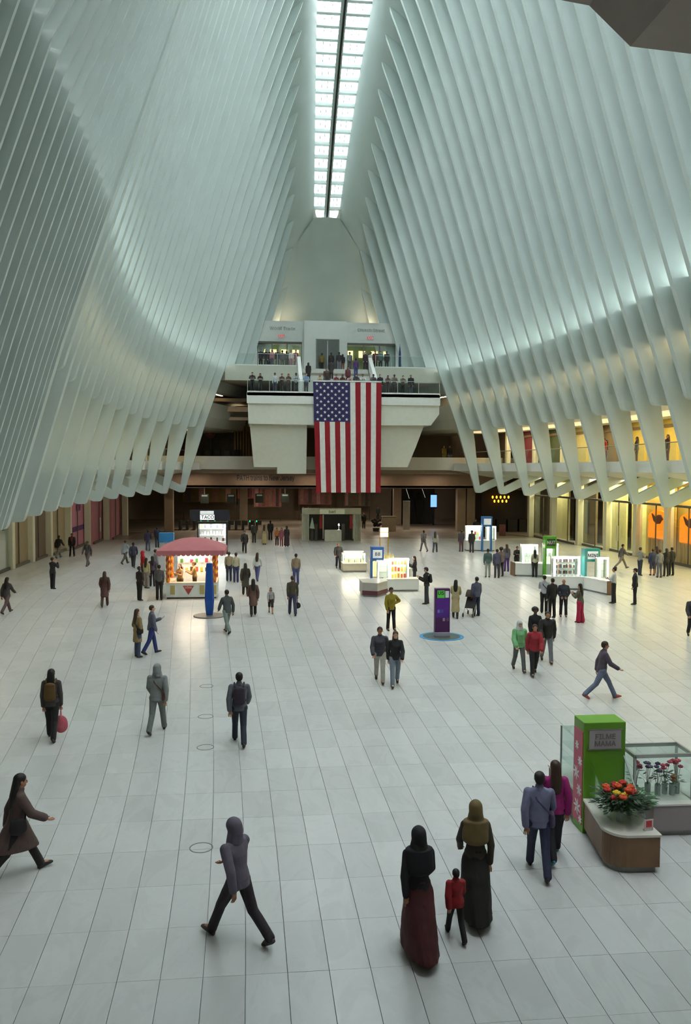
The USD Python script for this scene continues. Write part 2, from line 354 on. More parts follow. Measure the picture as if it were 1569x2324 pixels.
for k, y0, y1 in near:
    m = tile(k, y0, y1); p = obj('tile', m, TILE, fl); set_tone(p, np.full(8, rng.random()))
ms = [tile(k, y0, y1) for k, y0, y1 in far]
p = obj('tile_field', J(*ms), TILE, fl, kind='stuff'); set_tone(p, np.repeat([rng.random() for _ in ms], 8))
# the darker concourse floor beyond the hall
CONC = tone_mat('concourse_stone', lin('8f8478'), lin('a09486'), .3)
ms = [b2(-26+1.5*i, -26+1.5*(i+1)-.012, y, y+1.488, -.03, .0) for i in range(35) for y in np.arange(rows[-1], 110, 1.5)]
p = obj('concourse_tile', J(*ms), CONC, fl, kind='stuff'); set_tone(p, np.repeat([rng.random() for _ in ms], 8))
# round access covers set in the floor
for x, y in ((-7.34, 14.02), (-7.6, 19.18), (-7.75, 21.6), (-7.92, 24.67)):
    a = [(.28, -.004), (.28, .004), (.262, .004), (.262, -.004)]
    obj('access_ring', ring([(.2, -.01), (.2, .0035), (.18, .0035), (.18, -.01)], 40, (x, y, 0)), M('6f716c', .45, .3), fl)

# ---------------------------------------------------------------- lower walls: piers, shopfront glass and what stands behind it
PIER = M('cbc9b4', .5, mottle=.03)
DARK = M('2e2a24', .6)
PIERS = {-1: [81.15, 76.3, 71.6, 67.0, 62.5, 58.6, 54.5]+[50.4-4.2*k for k in range(9)], 1: [78.3, 74.0, 69.3, 64.6, 60.0, 55.6, 51.3]+[47.0-4.2*k for k in range(8)]}
ypier = [73.15+2.6-4.0526*k for k in range(-1, 16)]
for s in (-1, 1):
    W = walls[s]
    for Y in PIERS[s]:
        w = wall_w(Y); obj('pier', rbox((s*(w+.2), Y, 2.85), (.5, .56, 5.7), .03), PIER, W)
LEFT_BAYS = ['pink', 'pinkdoor', 'pinkposter', 'beige', 'brown', 'beige2', 'grey', 'beige', 'grey', 'beige', 'grey', 'beige', 'grey', 'beige', 'grey', 'beige']
RIGHT_BAYS = ['cream', 'brownposter', 'cream', 'creamdoor', 'orange', 'orange', 'yellow', 'yellow', 'yellow', 'yellow', 'cream', 'cream', 'cream', 'cream', 'cream', 'cream']
BAYCOL = dict(pink='b0707f', pinkdoor='b0707f', pinkposter='b4748a', beige='9a8a70', beige2='8f8063', brown='6d5c4d', grey='8a8d84', amber='3a2a1a', cream='c9c08e', creamdoor='cfc68e', brownposter='7d6a50', yellow='d2c27a', orange='d8b460')
for s, bays in ((-1, LEFT_BAYS), (1, RIGHT_BAYS)):
    W = walls[s]
    for (Ya, Yb), kind in zip(zip(PIERS[s][:-1], PIERS[s][1:]), bays):
        y0, y1 = Yb+.34, Ya-.34; ym = (y0+y1)/2; wa, wb_ = wall_w(y0), wall_w(y1); wm = (wa+wb_)/2
        col = M(BAYCOL[kind], .55, mottle=.05)
        deep = s > 0
        bw = wm+(.75 if kind == 'orange' else 2.0 if deep else .22)
        back = b2(min(s*bw, s*(bw+.15)), max(s*bw, s*(bw+.15)), y0-.3, y1+.3, 0, 5.65)
        obj('bay_panel', back, col, W)
        x = s*(wm+.14)
        # frame: sill, transom, mullion
        fr = M('5a564c', .5) if kind != 'grey' else M('4a4a44', .5)
        obj('sill', box((x, ym, .09), (.16, y1-y0, .18)), fr, W)
        obj('transom', box((x, ym, 4.0), (.14, y1-y0, .16)), fr, W)
        obj('mullion', box((x, ym+(.5 if kind.endswith('door') else -.6), 2.0), (.07, .06, 3.9)), fr, W)
        for za, zb in ((.18, 3.92), (4.08, 5.6)) if deep or kind == 'grey' else ():
            obj('pane', b2(x-.012, x+.012, y0, y1, za, zb), GLASS, W)
        if kind.endswith('door'):
            for d in (-.16, .16): obj('door_pull', tube([(x-s*.09, ym+.5+d, .9), (x-s*.09, ym+.5+d, 2.1)], .03, 8), M('c8c8c4', .3, .8), W)
        if kind == 'pinkposter':
            obj('poster_band', b2(s*(bw-.02)-.01, s*(bw-.02)+.01, y0-.2, y1+.2, 1.35, 1.75), M('52246b', .6), W)
            obj('poster_lettering', text('NOW', .5, .012, True, '+x', (s*(bw-.03), ym, 3.2)), M('6a3070', .6), W)
        if kind == 'brownposter': obj('poster_figure', b2(s*(bw-.02)-.01, s*(bw-.02)+.01, ym-.9, ym+.1, .8, 3.6), M('4f5560', .6), W)
        if kind in ('yellow', 'orange', 'cream', 'creamdoor') and s > 0:
            rect_light(f'{W}/shop_lamp_{int(Ya*10)}', (s*(wm+(.45 if kind == 'orange' else 1.1)), ym, 5.3), .5 if kind == 'orange' else 1.5, 3.2, (1.0, .86, .42) if kind != 'cream' else (1.0, .88, .55), SHOP*(1.0 if kind != 'cream' else .6))
        if kind == 'orange':
            a = np.linspace(0, math.pi, 15)
            arch = [(ym-1.5, .0), (ym-1.5, 1.5)]+[(ym-1.5*np.cos(t), 1.5+.55*np.sin(t)) for t in a[1:-1]]+[(ym+1.5, 1.5), (ym+1.5, 0)]
            ar = [(y, z+1.5) for y, z in arch]
            obj('display_arch', poly_ext(ar, .12, 'x', bw-.16), M('ff8a10', .5, emit=.8), W)
            obj('display_bird', poly_ext(sg.Polygon([(ym-.75, 2.95), (ym-.5, 3.2), (ym-.1, 3.18), (ym+.3, 3.0), (ym+.85, 3.25), (ym+.55, 2.8), (ym+.1, 2.6), (ym-.35, 2.65), (ym-.55, 2.85)]).buffer(.05), .06, 'x', bw-.22), M('6a2a1c', .6), W)
            for q in (-1.1, -.4, .5, 1.0): obj('display_post', b2(bw-.3, bw-.2, ym+q-.1, ym+q+.1, 0, 1.45), M('a8892c', .5), W)
# gallery level: shopfronts behind the rail
GB = ['6b584a', '6a2030', '3f4a2c', 'b9ac72', '6f5d3e', 'c2a94e', 'c8ad48', 'd0b550', 'd0b550', 'c9b060', 'bfae74', 'b5a87a']
GBL = ['7d7a6c', '7a5a30', '6f4a2a', '8a8a7c', '93917f', '98968a', '98968a', '98968a', '98968a', '98968a', '98968a', '98968a']
for s, cols in ((-1, GBL), (1, GB)):
    W = walls[s]
    for k, (Ya, Yb) in enumerate(zip(ypier[:-1], ypier[1:])):
        if Ya < 25: break
        wm = wk((Ya+Yb)/2)+5.1; c = cols[min(k, len(cols)-1)]
        obj('gallery_bay', b2(min(s*wm, s*(wm+.2)), max(s*wm, s*(wm+.2)), Yb+.25, Ya-.25, 6.9, 9.95), M(c, .6, mottle=.06), W)
        obj('gallery_pier', box((s*wm, Yb, 8.4), (.4, .5, 3.1)), PIER, W)
        obj('gallery_head', b2(min(s*(wm-.1), s*(wm+.1)), max(s*(wm-.1), s*(wm+.1)), Yb+.25, Ya-.25, 9.35, 9.55), M('6a5638', .6), W)
        if 0 < k < 12:
            rect_light(f'{W}/gallery_lamp_{k}', (s*(wm-1.9), (Ya+Yb)/2, 9.85), 1.2, 3.0, (1.0, .84, .5), GAL*(1 if s > 0 else .55))
# lamps in the recess above the gallery: pairs of white reading lamps
for s in (1, -1):
    for k, Y in enumerate([y for y in YS if 30 < y < 66]):
        if k % 5 == 3: continue
        w = w_in(Y, 12.7)+1.7
        obj('recess_lamp', J(lathe([(.07, -.25), (.09, .2), (.03, .26)], 10, (s*w, Y+.28, 12.7))), M('f4efe4', .4, emit=1.6), walls[s])
        obj('lamp_bracket', J(tube([(s*(w+.3), Y-.3, 12.95), (s*(w-.1), Y-.1, 12.8), (s*(w-.15), Y-.2, 12.35)], .035, 6), tube([(s*(w+.3), Y-.3, 12.95), (s*w, Y+.28, 12.95)], .03, 6)), M('3a3532', .5), walls[s])
# long low lamps under the galleries, above the piers
for s in (-1, 1):
    for Y in np.arange(20, 74, 6.0):
        rect_light(f'{walls[s]}/soffit_lamp_{int(Y)}', (s*(wk(Y)+3.4), Y, 5.75), .5, 3.0, (1.0, .88, .62), SOF)

# ---------------------------------------------------------------- far end: upper deck, entrance wall, levels behind the overlook
DECKZ = 15.45
deck = thing('upper_deck', kind='structure')
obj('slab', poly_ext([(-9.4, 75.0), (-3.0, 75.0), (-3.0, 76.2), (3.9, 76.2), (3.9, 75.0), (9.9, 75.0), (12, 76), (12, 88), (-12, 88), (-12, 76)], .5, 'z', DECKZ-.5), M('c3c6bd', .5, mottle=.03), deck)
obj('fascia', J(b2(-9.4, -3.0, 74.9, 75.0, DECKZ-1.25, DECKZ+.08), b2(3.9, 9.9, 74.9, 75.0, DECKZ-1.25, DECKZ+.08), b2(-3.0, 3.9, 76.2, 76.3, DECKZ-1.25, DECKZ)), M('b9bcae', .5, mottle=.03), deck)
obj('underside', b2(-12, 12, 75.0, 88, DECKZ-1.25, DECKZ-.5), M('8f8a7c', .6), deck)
# entrance wall
EW = M('cfd4cf', .5, mottle=.02)
g = sg.box(-8.6, 15.2, 8.6, 20.45).difference(sg.box(-6.6, 15.45, -2.35, 18.5)).difference(sg.box(2.0, 15.45, 6.7, 18.5))
obj('entrance_wall', poly_ext(g, .3, 'y', 80.6), EW, wb)
obj('lift_shaft', b2(-2.2, 1.8, 79.2, 80.6, 15.45, 20.3), EW, wb)
obj('lift_doors', J(b2(-1.0, -.05, 79.1, 79.2, 15.45, 18.5), b2(.05, 1.0, 79.1, 79.2, 15.45, 18.5)), M('5d625e', .35, .6), wb)
obj('lift_frame', J(b2(-1.1, 1.1, 79.05, 79.2, 18.5, 18.6), b2(-1.1, -1.0, 79.05, 79.2, 15.45, 18.5), b2(1.0, 1.1, 79.05, 79.2, 15.45, 18.5)), M('6d716c', .4, .4), wb)
for x0, x1 in ((-6.6, -2.35), (2.0, 6.7)):
    n = 3; w = (x1-x0)/n
    obj('door_head', b2(x0, x1, 80.5, 80.9, 18.3, 18.5), M('55554e', .5), wb)
    for q in range(n+1): obj('door_mullion', box((x0+q*w, 80.7, 16.9), (.1, .12, 2.8)), M('6a6a60', .5), wb)
    for q in range(n): obj('door_pane', b2(x0+q*w+.06, x0+(q+1)*w-.06, 80.68, 80.71, 15.45, 18.25), GLASS, wb)
    obj('vestibule_back', b2(x0-.3, x1+.3, 83.2, 83.4, 15.4, 18.6), M('7f8d5c', .6, mottle=.4, scale=1.1), wb)
    for q in range(4):
        xx = x0+.5+q*(x1-x0-1)/3
        obj('vestibule_lamp', b2(xx-.32, xx+.32, 83.05, 83.15, 17.2+.25*(q % 2), 18.1), M('ffe9a0', .5, emit=1.5), wb)
for x, lab in ((-4.2, 'left'), (4.3, 'right')):
    obj('wall_lettering', text('World Trade' if x < 0 else 'Church Street', .3, .02, False, '-y', (x, 80.58, 19.75)), M('8d948f', .6), wb)
    e = thing('exit_sign', f'small red exit sign over the {lab} entrance doors', 'exit sign', (x-.1, 80.5, 19.02))
    obj('housing', rbox((0, 0, 0), (.6, .1, .34), .02), M('d9dad4', .5), e)
    obj('lettering', text('EXIT', .2, .012, True, '-y', (0, -.055, 0)), M('d8202a', .5, emit=.7), e)
rect_light('/World/wall_back/cove_lamp', (-4.0, 82.5, 20.4), 1.4, .6, (1.0, .78, .5), NOSE, (180, 0, 0))
rect_light('/World/wall_back/cove_lamp_001', (4.1, 82.5, 20.4), 1.4, .6, (1.0, .78, .5), NOSE, (180, 0, 0))
# level behind the overlook
BRN = M('85725f', .6, mottle=.05)
obj('level_back', b2(-21, 21, 86.0, 86.3, 4.4, 14.3), M('6f5d4c', .6, mottle=.08, scale=.8), wb)
obj('level_floor', b2(-21, 21, 77.8, 100, 6.7, 7.0), M('8c8578', .5), wb)
obj('level_fascia', b2(-19, 19, 77.5, 77.8, 6.35, 7.55), M('b3b0a6', .5, mottle=.03), wb)
obj('cove_band', J(b2(-20, 20, 79.4, 79.8, 11.75, 12.2), b2(-20, 20, 80.4, 80.8, 11.0, 11.3)), M('c0a98a', .6), wb)
obj('level_ceiling', b2(-20, 20, 78.4, 86.0, 12.6, 12.9), M('6d5c4b', .6), wb)
obj('sloped_soffit', poly_ext([(77.9, 6.4), (77.9, 6.0), (84.4, 5.9), (84.4, 6.4)], 38, 'x', -19), BRN, wb)
obj('sign_band', b2(-19, 19, 84.2, 84.6, 4.55, 6.0), M('8c7663', .6, mottle=.05), wb)
obj('sign_lettering', (lambda m: (m[0]*[.66, 1, 1], m[1]))(text('PATH trains to New Jersey', .5, .03, True, '-y', (-5.75/.66, 84.18, 5.45))), M('2b3440', .5), wb)
obj('low_ceiling', b2(-24, 24, 84.2, 111, 4.5, 4.75), M('6c5c4a', .7), wb)
obj('concourse_back', b2(-26, 26, 108, 108.4, 0, 4.6), M('7d6c56', .7, mottle=.1, scale=.5), wb)
obj('side_return', J(b2(-26, -21.5, 84.0, 84.4, 0, 15), b2(22.5, 26, 87.0, 87.4, 0, 15)), M('6e6252', .7), wb)
for x in (-15.5, -8.2, 9.5, 14.6, 15.6): obj('concourse_column', rbox((x, 96 if abs(x) < 10 else 86, 2.25), (.9, .9, 4.5), .04), M('8d7b68', .6), wb)
for x, y in ((-12, 88), (-4, 90), (4, 90), (11, 88), (-8, 99), (0, 100), (8, 99)):
    rect_light(f'/World/wall_back/down_lamp_{int(x+20)}_{int(y)}', (x, y, 4.45), 1.2, 1.2, (1.0, .86, .66), CONC_L)
for x in (-13, -7, -1, 5, 11):
    rect_light(f'/World/wall_back/band_lamp_{int(x+20)}', (x, 82.6, 5.88), 3.0, .6, (1.0, .82, .62), LEVEL_L*1.6)
for x in (-14, -9, 9, 14):
    rect_light(f'/World/wall_back/level_lamp_{int(x+20)}', (x, 83, 12.4), 2.0, 1.0, (1.0, .84, .6), LEVEL_L)

# ---------------------------------------------------------------- overlook balcony
bal = thing('overlook_balcony', kind='structure')
BZ = 12.72; BW = M('d2d4c8', .5, mottle=.03)
obj('deck', b2(-7.4, 8.8, 70.0, 76.4, BZ-.25, BZ), BW, bal)
obj('upper_block', poly_ext([(-7.36, BZ-.02), (-7.3, 10.15), (-2.42, 10.1), (1.2, 10.1), (8.1, 10.15), (8.8, 11.1), (8.8, BZ-.02)], 5.6, 'y', 70.2), BW, bal)
obj('deck_edge', poly_ext([(-7.42, BZ-.9), (-7.42, BZ+.03), (8.84, BZ+.03), (8.84, BZ-.9)], .2, 'y', 70.0), WHITE, bal)
obj('left_leg', poly_ext([(-7.2, 10.16), (-6.85, 6.55), (-4.9, 6.55), (-4.9, 6.0), (-2.45, 6.0), (-2.4, 10.16)], 4.6, 'y', 70.7), M('c4c4b5', .5, mottle=.03), bal)
obj('right_leg', poly_ext([(-.9, 10.16), (-.9, 6.6), (6.2, 6.6), (6.9, 8.3), (7.6, 10.16)], 4.6, 'y', 70.7), M('c4c4b5', .5, mottle=.03), bal)
obj('recess_panel', J(b2(-7.0, -5.3, 70.62, 70.72, 10.02, 10.9), ), M('b9b9aa', .5), bal)
def rail(parent, x0, x1, y, z, n, h=1.05):
    for q in range(n+1): obj('rail_post', box((x0+q*(x1-x0)/n, y, z+h/2), (.05, .05, h)), M('aeb8b2', .35, .5), parent)
    for q in range(n):
        a, b = x0+q*(x1-x0)/n+.06, x0+(q+1)*(x1-x0)/n-.06
        obj('rail_pane', b2(a, b, y-.012, y+.012, z+.05, z+h-.03), GLASS, parent)
    obj('rail_shoe', b2(x0-.03, x1+.03, y-.05, y+.05, z-.03, z+.1), WHITE, parent)
    obj('rail_cap', box(((x0+x1)/2, y, z+h+.015), (x1-x0+.06, .07, .04)), M('b7c2bb', .35, .4), parent)
rail(bal, -7.35, 8.78, 70.12, BZ+.03, 9)
rail(deck, -6.5, -3.1, 75.1, DECKZ+.08, 2); rail(deck, 4.0, 9.8, 75.1, DECKZ+.08, 4)
rail(deck, -9.3, -6.6, 75.1, DECKZ+.08, 1)
# stair between the deck and the overlook
st = thing('stair', kind='structure')
NS = 15
for q in range(NS):
    z = BZ+(DECKZ-BZ)*(q+1)/NS; y = 72.0+4.2*q/NS
    obj('step', b2(-2.6, 3.4, y, y+.32, z-.18, z), M('c6c8c0', .5), st)
for x in (-2.85, 3.65):
    obj('stringer', poly_ext([(71.7, BZ), (71.7, BZ+1.15), (76.2, DECKZ+1.1), (76.2, DECKZ-.4), (72.6, BZ)], .3, 'x', x-.15), M('e4e7e3', .5, mottle=.02), st)
# angular soffit of the landing over the viewpoint
sof = thing('soffit', kind='structure')
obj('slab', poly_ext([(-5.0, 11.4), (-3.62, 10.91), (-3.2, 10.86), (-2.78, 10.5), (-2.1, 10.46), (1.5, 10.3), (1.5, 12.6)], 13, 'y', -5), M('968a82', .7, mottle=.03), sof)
# ---------------------------------------------------------------- people
_SPH = {n: np.array(trimesh.creation.icosphere(n, 1.0).vertices) for n in (1, 2)}
def _pts(c, r, lv): return _SPH[2 if lv == 2 else 1]*np.broadcast_to(np.asarray(r, float), (3,))*(1.0 if lv == 2 else 1.03)+np.asarray(c, float)
def bone(a, b, ra, rb, lv=1): return m3.Manifold.hull_points(np.vstack([_pts(a, ra, lv), _pts(b, rb, lv)]))
def blob(lv, *cr): return m3.Manifold.hull_points(np.vstack([_pts(c, r, lv) for c, r in cr]))
def uni(ms): return m3.Manifold.batch_boolean(ms, m3.OpType.Add)
def finish(m, lv, wrinkle=0.0, seed=0):
    if lv == 0: return man(m)
    m = m.refine_to_length(.022 if lv == 2 else .05)
    v, f = man(m)
    t = trimesh.Trimesh(v, f, process=False)
    trimesh.smoothing.filter_taubin(t, iterations=8 if lv == 2 else 5)
    v = np.array(t.vertices)
    if wrinkle:
        n = np.array(t.vertex_normals); v = v+n*((meshkit.fbm(v*[9, 9, 5], 3, seed)-.5)*2*wrinkle)[:, None]
    return v, f
POSE = {   # left/right leg (swing, knee), left/right arm (forward, outward, elbow, inward), torso lean, stance
    'stand': dict(l=(2, 2), r=(-2, 2), la=(4, 7, 12, 6), ra=(2, 7, 12, 6)),
    'wide': dict(l=(0, 0), r=(0, 0), la=(4, 9, 14, 6), ra=(4, 9, 14, 6), st=.15),
    'walk': dict(l=(24, 6), r=(-20, 18), la=(-20, 12, 14, 4), ra=(22, 11, 22, 8), lean=3),
    'walk2': dict(l=(-18, 22), r=(22, 5), la=(20, 12, 22, 8), ra=(-18, 12, 14, 4), lean=4),
    'stride': dict(l=(32, 8), r=(-26, 20), la=(-26, 7, 18, 4), ra=(28, 7, 30, 8), lean=7),
    'phone': dict(l=(3, 3), r=(-3, 3), la=(22, 6, 92, 24), ra=(26, 6, 96, 26), lean=3),
    'phonewalk': dict(l=(16, 6), r=(-14, 16), la=(24, 6, 88, 24), ra=(4, 6, 14, 4), lean=3),
    'face': dict(l=(2, 2), r=(-2, 2), la=(38, 12, 118, 20), ra=(42, 12, 122, 22)),
    'cross': dict(l=(3, 3), r=(-2, 2), la=(28, 8, 78, 62), ra=(32, 8, 74, 60)),
    'hips': dict(l=(2, 0), r=(-2, 0), la=(-16, 42, 70, 62), ra=(4, 10, 14, 6), st=.13),
    'pocket': dict(l=(2, 2), r=(-2, 2), la=(-6, 16, 40, 30), ra=(-6, 16, 40, 30), st=.12),
    'lean': dict(l=(4, 4), r=(-2, 2), la=(44, 12, 50, 26), ra=(46, 12, 48, 26), lean=16),
    'push': dict(l=(10, 6), r=(-10, 10), la=(34, 6, 30, 6), ra=(34, 6, 30, 6), lean=6),
    'carry': dict(l=(20, 6), r=(-16, 16), la=(-14, 7, 14, 4), ra=(2, 8, 6, 0), lean=3),
    'stairs': dict(l=(26, 40), r=(-4, 10), la=(8, 8, 30, 8), ra=(-6, 8, 16, 6), lean=2),
}
def rotx(v, a): c, s = math.cos(a), math.sin(a); return np.array([v[0], v[1]*c-v[2]*s, v[1]*s+v[2]*c])
@functools.lru_cache(None)
def skel(pose, sex):
    P = POSE[pose]; R = math.radians; st = P.get('st', .1); J_ = {}
    sh = .178 if sex == 'm' else .155
    legs = {}
    for nm, sd in (('l', -1), ('r', 1)):
        a, k = map(R, P[nm]); hip = np.array([sd*.088, 0, .9]); out = sd*(st-.088)*.5
        kn = hip+.41*np.array([0, math.sin(a), -math.cos(a)])+[out, 0, 0]
        an = kn+.41*np.array([0, math.sin(a-k), -math.cos(a-k)])+[out, 0, 0]
        legs[nm] = (hip, kn, an, a-k)
    dz = .085-min(legs['l'][2][2], legs['r'][2][2])
    for nm in 'lr':
        hip, kn, an, fa = legs[nm]; o = np.array([0, 0, dz]); J_[nm] = (hip+o, kn+o, an+o, max(-.5, min(.25, fa)))
    J_['root'] = np.array([0, 0, dz]); lean = -R(P.get('lean', 0)); piv = np.array([0, 0, .95+dz])
    tr = lambda p: rotx(np.asarray(p, float)+J_['root']-piv, lean)+piv
    J_['tr'] = tr; J_['lean'] = lean
    for nm, sd in (('la', -1), ('ra', 1)):
        f, ab, e, inn = map(R, P[nm]); s0 = tr((sd*sh, 0, 1.385))
        d1 = np.array([sd*math.sin(ab), math.sin(f)*math.cos(ab), -math.cos(f)*math.cos(ab)])
        el = s0+.285*d1
        d2 = np.array([-sd*math.sin(inn), math.sin(f+e)*math.cos(inn), -math.cos(f+e)*math.cos(inn)])
        J_[nm] = (s0, el, el+.245*d2, d2)
    J_['sh'] = sh
    return J_
@functools.lru_cache(None)
def hand(lv):
    b = [blob(lv, ((0, 0, -.015), (.018, .013, .02)), ((-.022, 0, -.085), (.014, .012, .012)), ((.026, 0, -.085), (.014, .012, .012)))]
    for i, (x, ln) in enumerate(((-.03, .066), (-.010, .08), (.011, .085), (.031, .072))):
        p0, p1, p2 = (x, 0, -.08), (x*1.12, .012, -.085-ln*.55), (x*1.15, .034, -.085-ln*.92)
        b += [bone(p0, p1, .0095, .0088, 1), bone(p1, p2, .0088, .0075, 1)]
    b += [bone((.02, 0, -.03), (.05, .014, -.065), .013, .0105, 1), bone((.05, .014, -.065), (.055, .028, -.1), .0105, .0085, 1)]
    return uni(b)
def frame_to(d, at, sd):
    z = -np.asarray(d)/np.linalg.norm(d); x = np.cross([0, 1.0, .2], z); x = x/np.linalg.norm(x); y = np.cross(z, x)
    if abs(d[1]) > .8: x = np.array([1.0, 0, 0]); x -= z*(x@z); x /= np.linalg.norm(x); y = np.cross(z, x)
    return np.column_stack([x*(-sd), y, z, at])
def torso(J_, sex, o, lv, top=1.43):
    t = J_['tr']; w, hp = (.158, .148) if sex == 'm' else (.138, .158); sh = J_['sh']
    a = blob(lv, (t((0, -.01, .955)), (hp+o, .108+o, .09+o)), (t((0, 0, 1.1)), ((.135 if sex == 'm' else .118)+o, .092+o, .07)))
    b = blob(lv, (t((0, 0, 1.1)), ((.135 if sex == 'm' else .118)+o, .092+o, .07)), (t((0, .008, 1.27)), (w+o, .108+o, .09)))
    c = blob(lv, (t((0, .008, 1.27)), (w+o, .108+o, .09)), (t((-sh+.02, -.005, 1.375)), .05+o*.7), (t((sh-.02, -.005, 1.375)), .05+o*.7), (t((0, -.012, 1.45)), (.07+o*.6, .055+o*.6, .04)))
    return [a, b, c]
def arms(J_, o, lv, cut=1.0):
    out = []
    for nm in ('la', 'ra'):
        s0, el, wr, d2 = J_[nm]; e = el+(wr-el)*cut
        out += [bone(s0, el, .051+o, .044+o, lv), bone(el, e, .043+o, .034+o*1.15, lv)]
    return out
def legs_(J_, o, lv, flare=0.0, end=1.0):
    out = []
    for nm in 'lr':
        h, k, a, _ = J_[nm]; e = k+(a-k)*end
        out += [bone(h+[0, 0, .02], k, .088+o, .06+o, lv), bone(k, e, .058+o, .042+o+flare, lv)]
    out.append(blob(lv, (J_['l'][0], .098+o), (J_['r'][0], .098+o), (J_['root']+[0, 0, .99], (.14+o, .1+o, .05))))
    return out
@functools.lru_cache(None)
def part(kind, pose, sex, lv):
    J_ = skel(pose, sex); t = J_['tr']; L = max(lv, 0)
    if kind == 'body':
        b = torso(J_, sex, 0, lv)+arms(J_, 0, lv)+legs_(J_, 0, lv)
        b.append(bone(t((0, -.01, 1.42)), t((0, .008, 1.54)), .06, .052, lv))
        b.append(blob(lv, (t((0, -.008, 1.635)), (.074, .092, .088)), (t((0, .02, 1.56)), (.058, .068, .062)), (t((0, .04, 1.535)), (.036, .04, .03))))
        b.append(m3.Manifold.hull_points(np.array([t(p) for p in ((-.013, .085, 1.58), (.013, .085, 1.58), (0, .113, 1.582), (0, .092, 1.628), (0, .075, 1.57))])))
        for sd in (-1, 1): b.append(blob(1, (t((sd*.076, -.004, 1.61)), (.011, .02, .03))))
        for nm, sd in (('la', -1), ('ra', 1)):
            s0, el, wr, d2 = J_[nm]; b.append(hand(lv).transform(frame_to(d2, wr, sd)))
        for nm in 'lr':
            h, k, a, fa = J_[nm]; b.append(bone(a, a+rotx((0, .1, -.03), fa), .042, .03, lv))
        return finish(uni(b), 2 if lv == 2 else 0)
    if kind in ('shirt', 'jacket', 'puffer', 'tee'):
        o = {'shirt': .012, 'jacket': .026, 'puffer': .045, 'tee': .012}[kind]
        b = torso(J_, sex, o, lv)+arms(J_, o*.85, lv, .97 if kind != 'tee' else 0.0)
        b.append(bone(t((0, -.012, 1.43)), t((0, -.004, 1.475)), .066+o*.5, .06+o*.4, lv))
        wd = (.148 if sex == 'm' else .156)+o; b.append(blob(lv, (t((0, -.003, 1.02)), (wd*.96, .108+o, .03)), (t((0, -.005, .86 if o > .02 else .92)), (wd, .112+o, .02))))
        return finish(uni(b), lv, .007 if lv == 2 else 0, 3)
    if kind in ('coat', 'longcoat'):
        o = .03; z1 = .5 if kind == 'coat' else .26
        b = torso(J_, sex, o, lv)+arms(J_, o*.85, lv, .97); r0 = J_['root']
        my = (J_['l'][2][1]+J_['r'][2][1])/2; sp = abs(J_['l'][2][1]-J_['r'][2][1])/2
        b.append(blob(lv, (t((0, 0, 1.05)), (.15, .115, .06)), (r0+[0, my*.6, z1+.06], (.19, .135+sp*.55, .05))))
        b.append(bone(t((0, -.012, 1.43)), t((0, -.004, 1.475)), .078, .074, lv))
        return finish(uni(b), lv, .008 if lv == 2 else 0, 5)
    if kind == 'trousers': return finish(uni(legs_(J_, .012, lv, .012)), lv, .005 if lv == 2 else 0, 8)
    if kind == 'wide_trousers': return finish(uni(legs_(J_, .022, lv, .045)), lv, .005 if lv == 2 else 0, 8)
    if kind == 'shorts': return finish(uni(legs_(J_, .018, lv, .03, .02)), lv)
    if kind in ('long_skirt', 'dress_skirt'):
        sp = abs(J_['l'][2][1]-J_['r'][2][1])/2; my = (J_['l'][2][1]+J_['r'][2][1])/2
        b = [blob(lv, (t((0, 0, 1.03)), (.15, .112, .05)), (J_['root']+[0, 0, .9], (.196, .142, .07))), blob(lv, (J_['root']+[0, 0, .9], (.196, .142, .07)), (np.array([0, my, .13]), (.235, .19+sp, .05)))]
        return finish(uni(b), lv, .014 if lv == 2 else 0, 11)
    if kind[:-1] in ('shoe_', 'boot_'):
        b = []
        for nm in kind[-1]:
            h, k, a, fa = J_[nm]; q = lambda p: a+rotx(np.array(p, float), fa)
            b.append(blob(1, (q((0, -.035, -.045)), (.036, .036, .04)), (q((0, .06, -.05)), (.042, .04, .034)), (q((0, .15, -.058)), (.038, .04, .026)), (q((0, 0, 0)), (.042, .046, .03))))
            if kind[0] == 'b': b.append(bone(a, a+(k-a)*.45, .054, .064, 1))
        return finish(uni(b), 1 if lv else 0)
    hz = lambda p: t(p)
    cap = blob(lv, (hz((0, -.022, 1.648)), (.087, .1, .088)), (hz((0, -.05, 1.6)), (.08, .066, .07)))
    face = m3.Manifold.hull_points(np.array([hz(p) for p in ((-.11, .05, 1.4), (.11, .05, 1.4), (-.11, .2, 1.4), (.11, .2, 1.4), (-.11, .03, 1.6), (.11, .03, 1.6), (-.1, .2, 1.69), (.1, .2, 1.69), (-.08, .075, 1.69), (.08, .075, 1.69))]))
    if kind == 'short_hair': return finish(cap-face, lv)
    if kind == 'bun_hair': return finish(uni([cap-face, blob(lv, (hz((0, -.115, 1.7)), .042))]), lv)
    if kind == 'curly_hair': return finish(blob(lv, (hz((0, -.03, 1.66)), (.13, .13, .115)))-face, lv, .014 if lv else 0, 2)
    if kind == 'long_hair':
        return finish(uni([cap, blob(lv, (hz((0, -.06, 1.62)), (.085, .06, .07)), (hz((0, -.1, 1.36)), (.1, .045, .06)), (hz((0, -.112, 1.22)), (.07, .03, .05)))])-face, lv)
    if kind in ('hood', 'scarf'):
        b = [blob(lv, (hz((0, -.02, 1.645)), (.098, .115, .105)), (hz((0, -.04, 1.56)), (.1, .1, .08))), blob(lv, (hz((0, -.03, 1.56)), (.1, .1, .07)), (hz((0, -.01, 1.43)), (.135, .105, .05)))]
        if kind == 'scarf': b.append(blob(lv, (hz((0, -.02, 1.44)), (.19, .13, .05)), (hz((0, -.03, 1.2)), (.2, .15, .1))))
        face2 = blob(lv, (hz((0, .13, 1.61)), (.066, .07, .085)))
        return finish(uni(b)-face2, lv, .006 if lv == 2 else 0, 4)
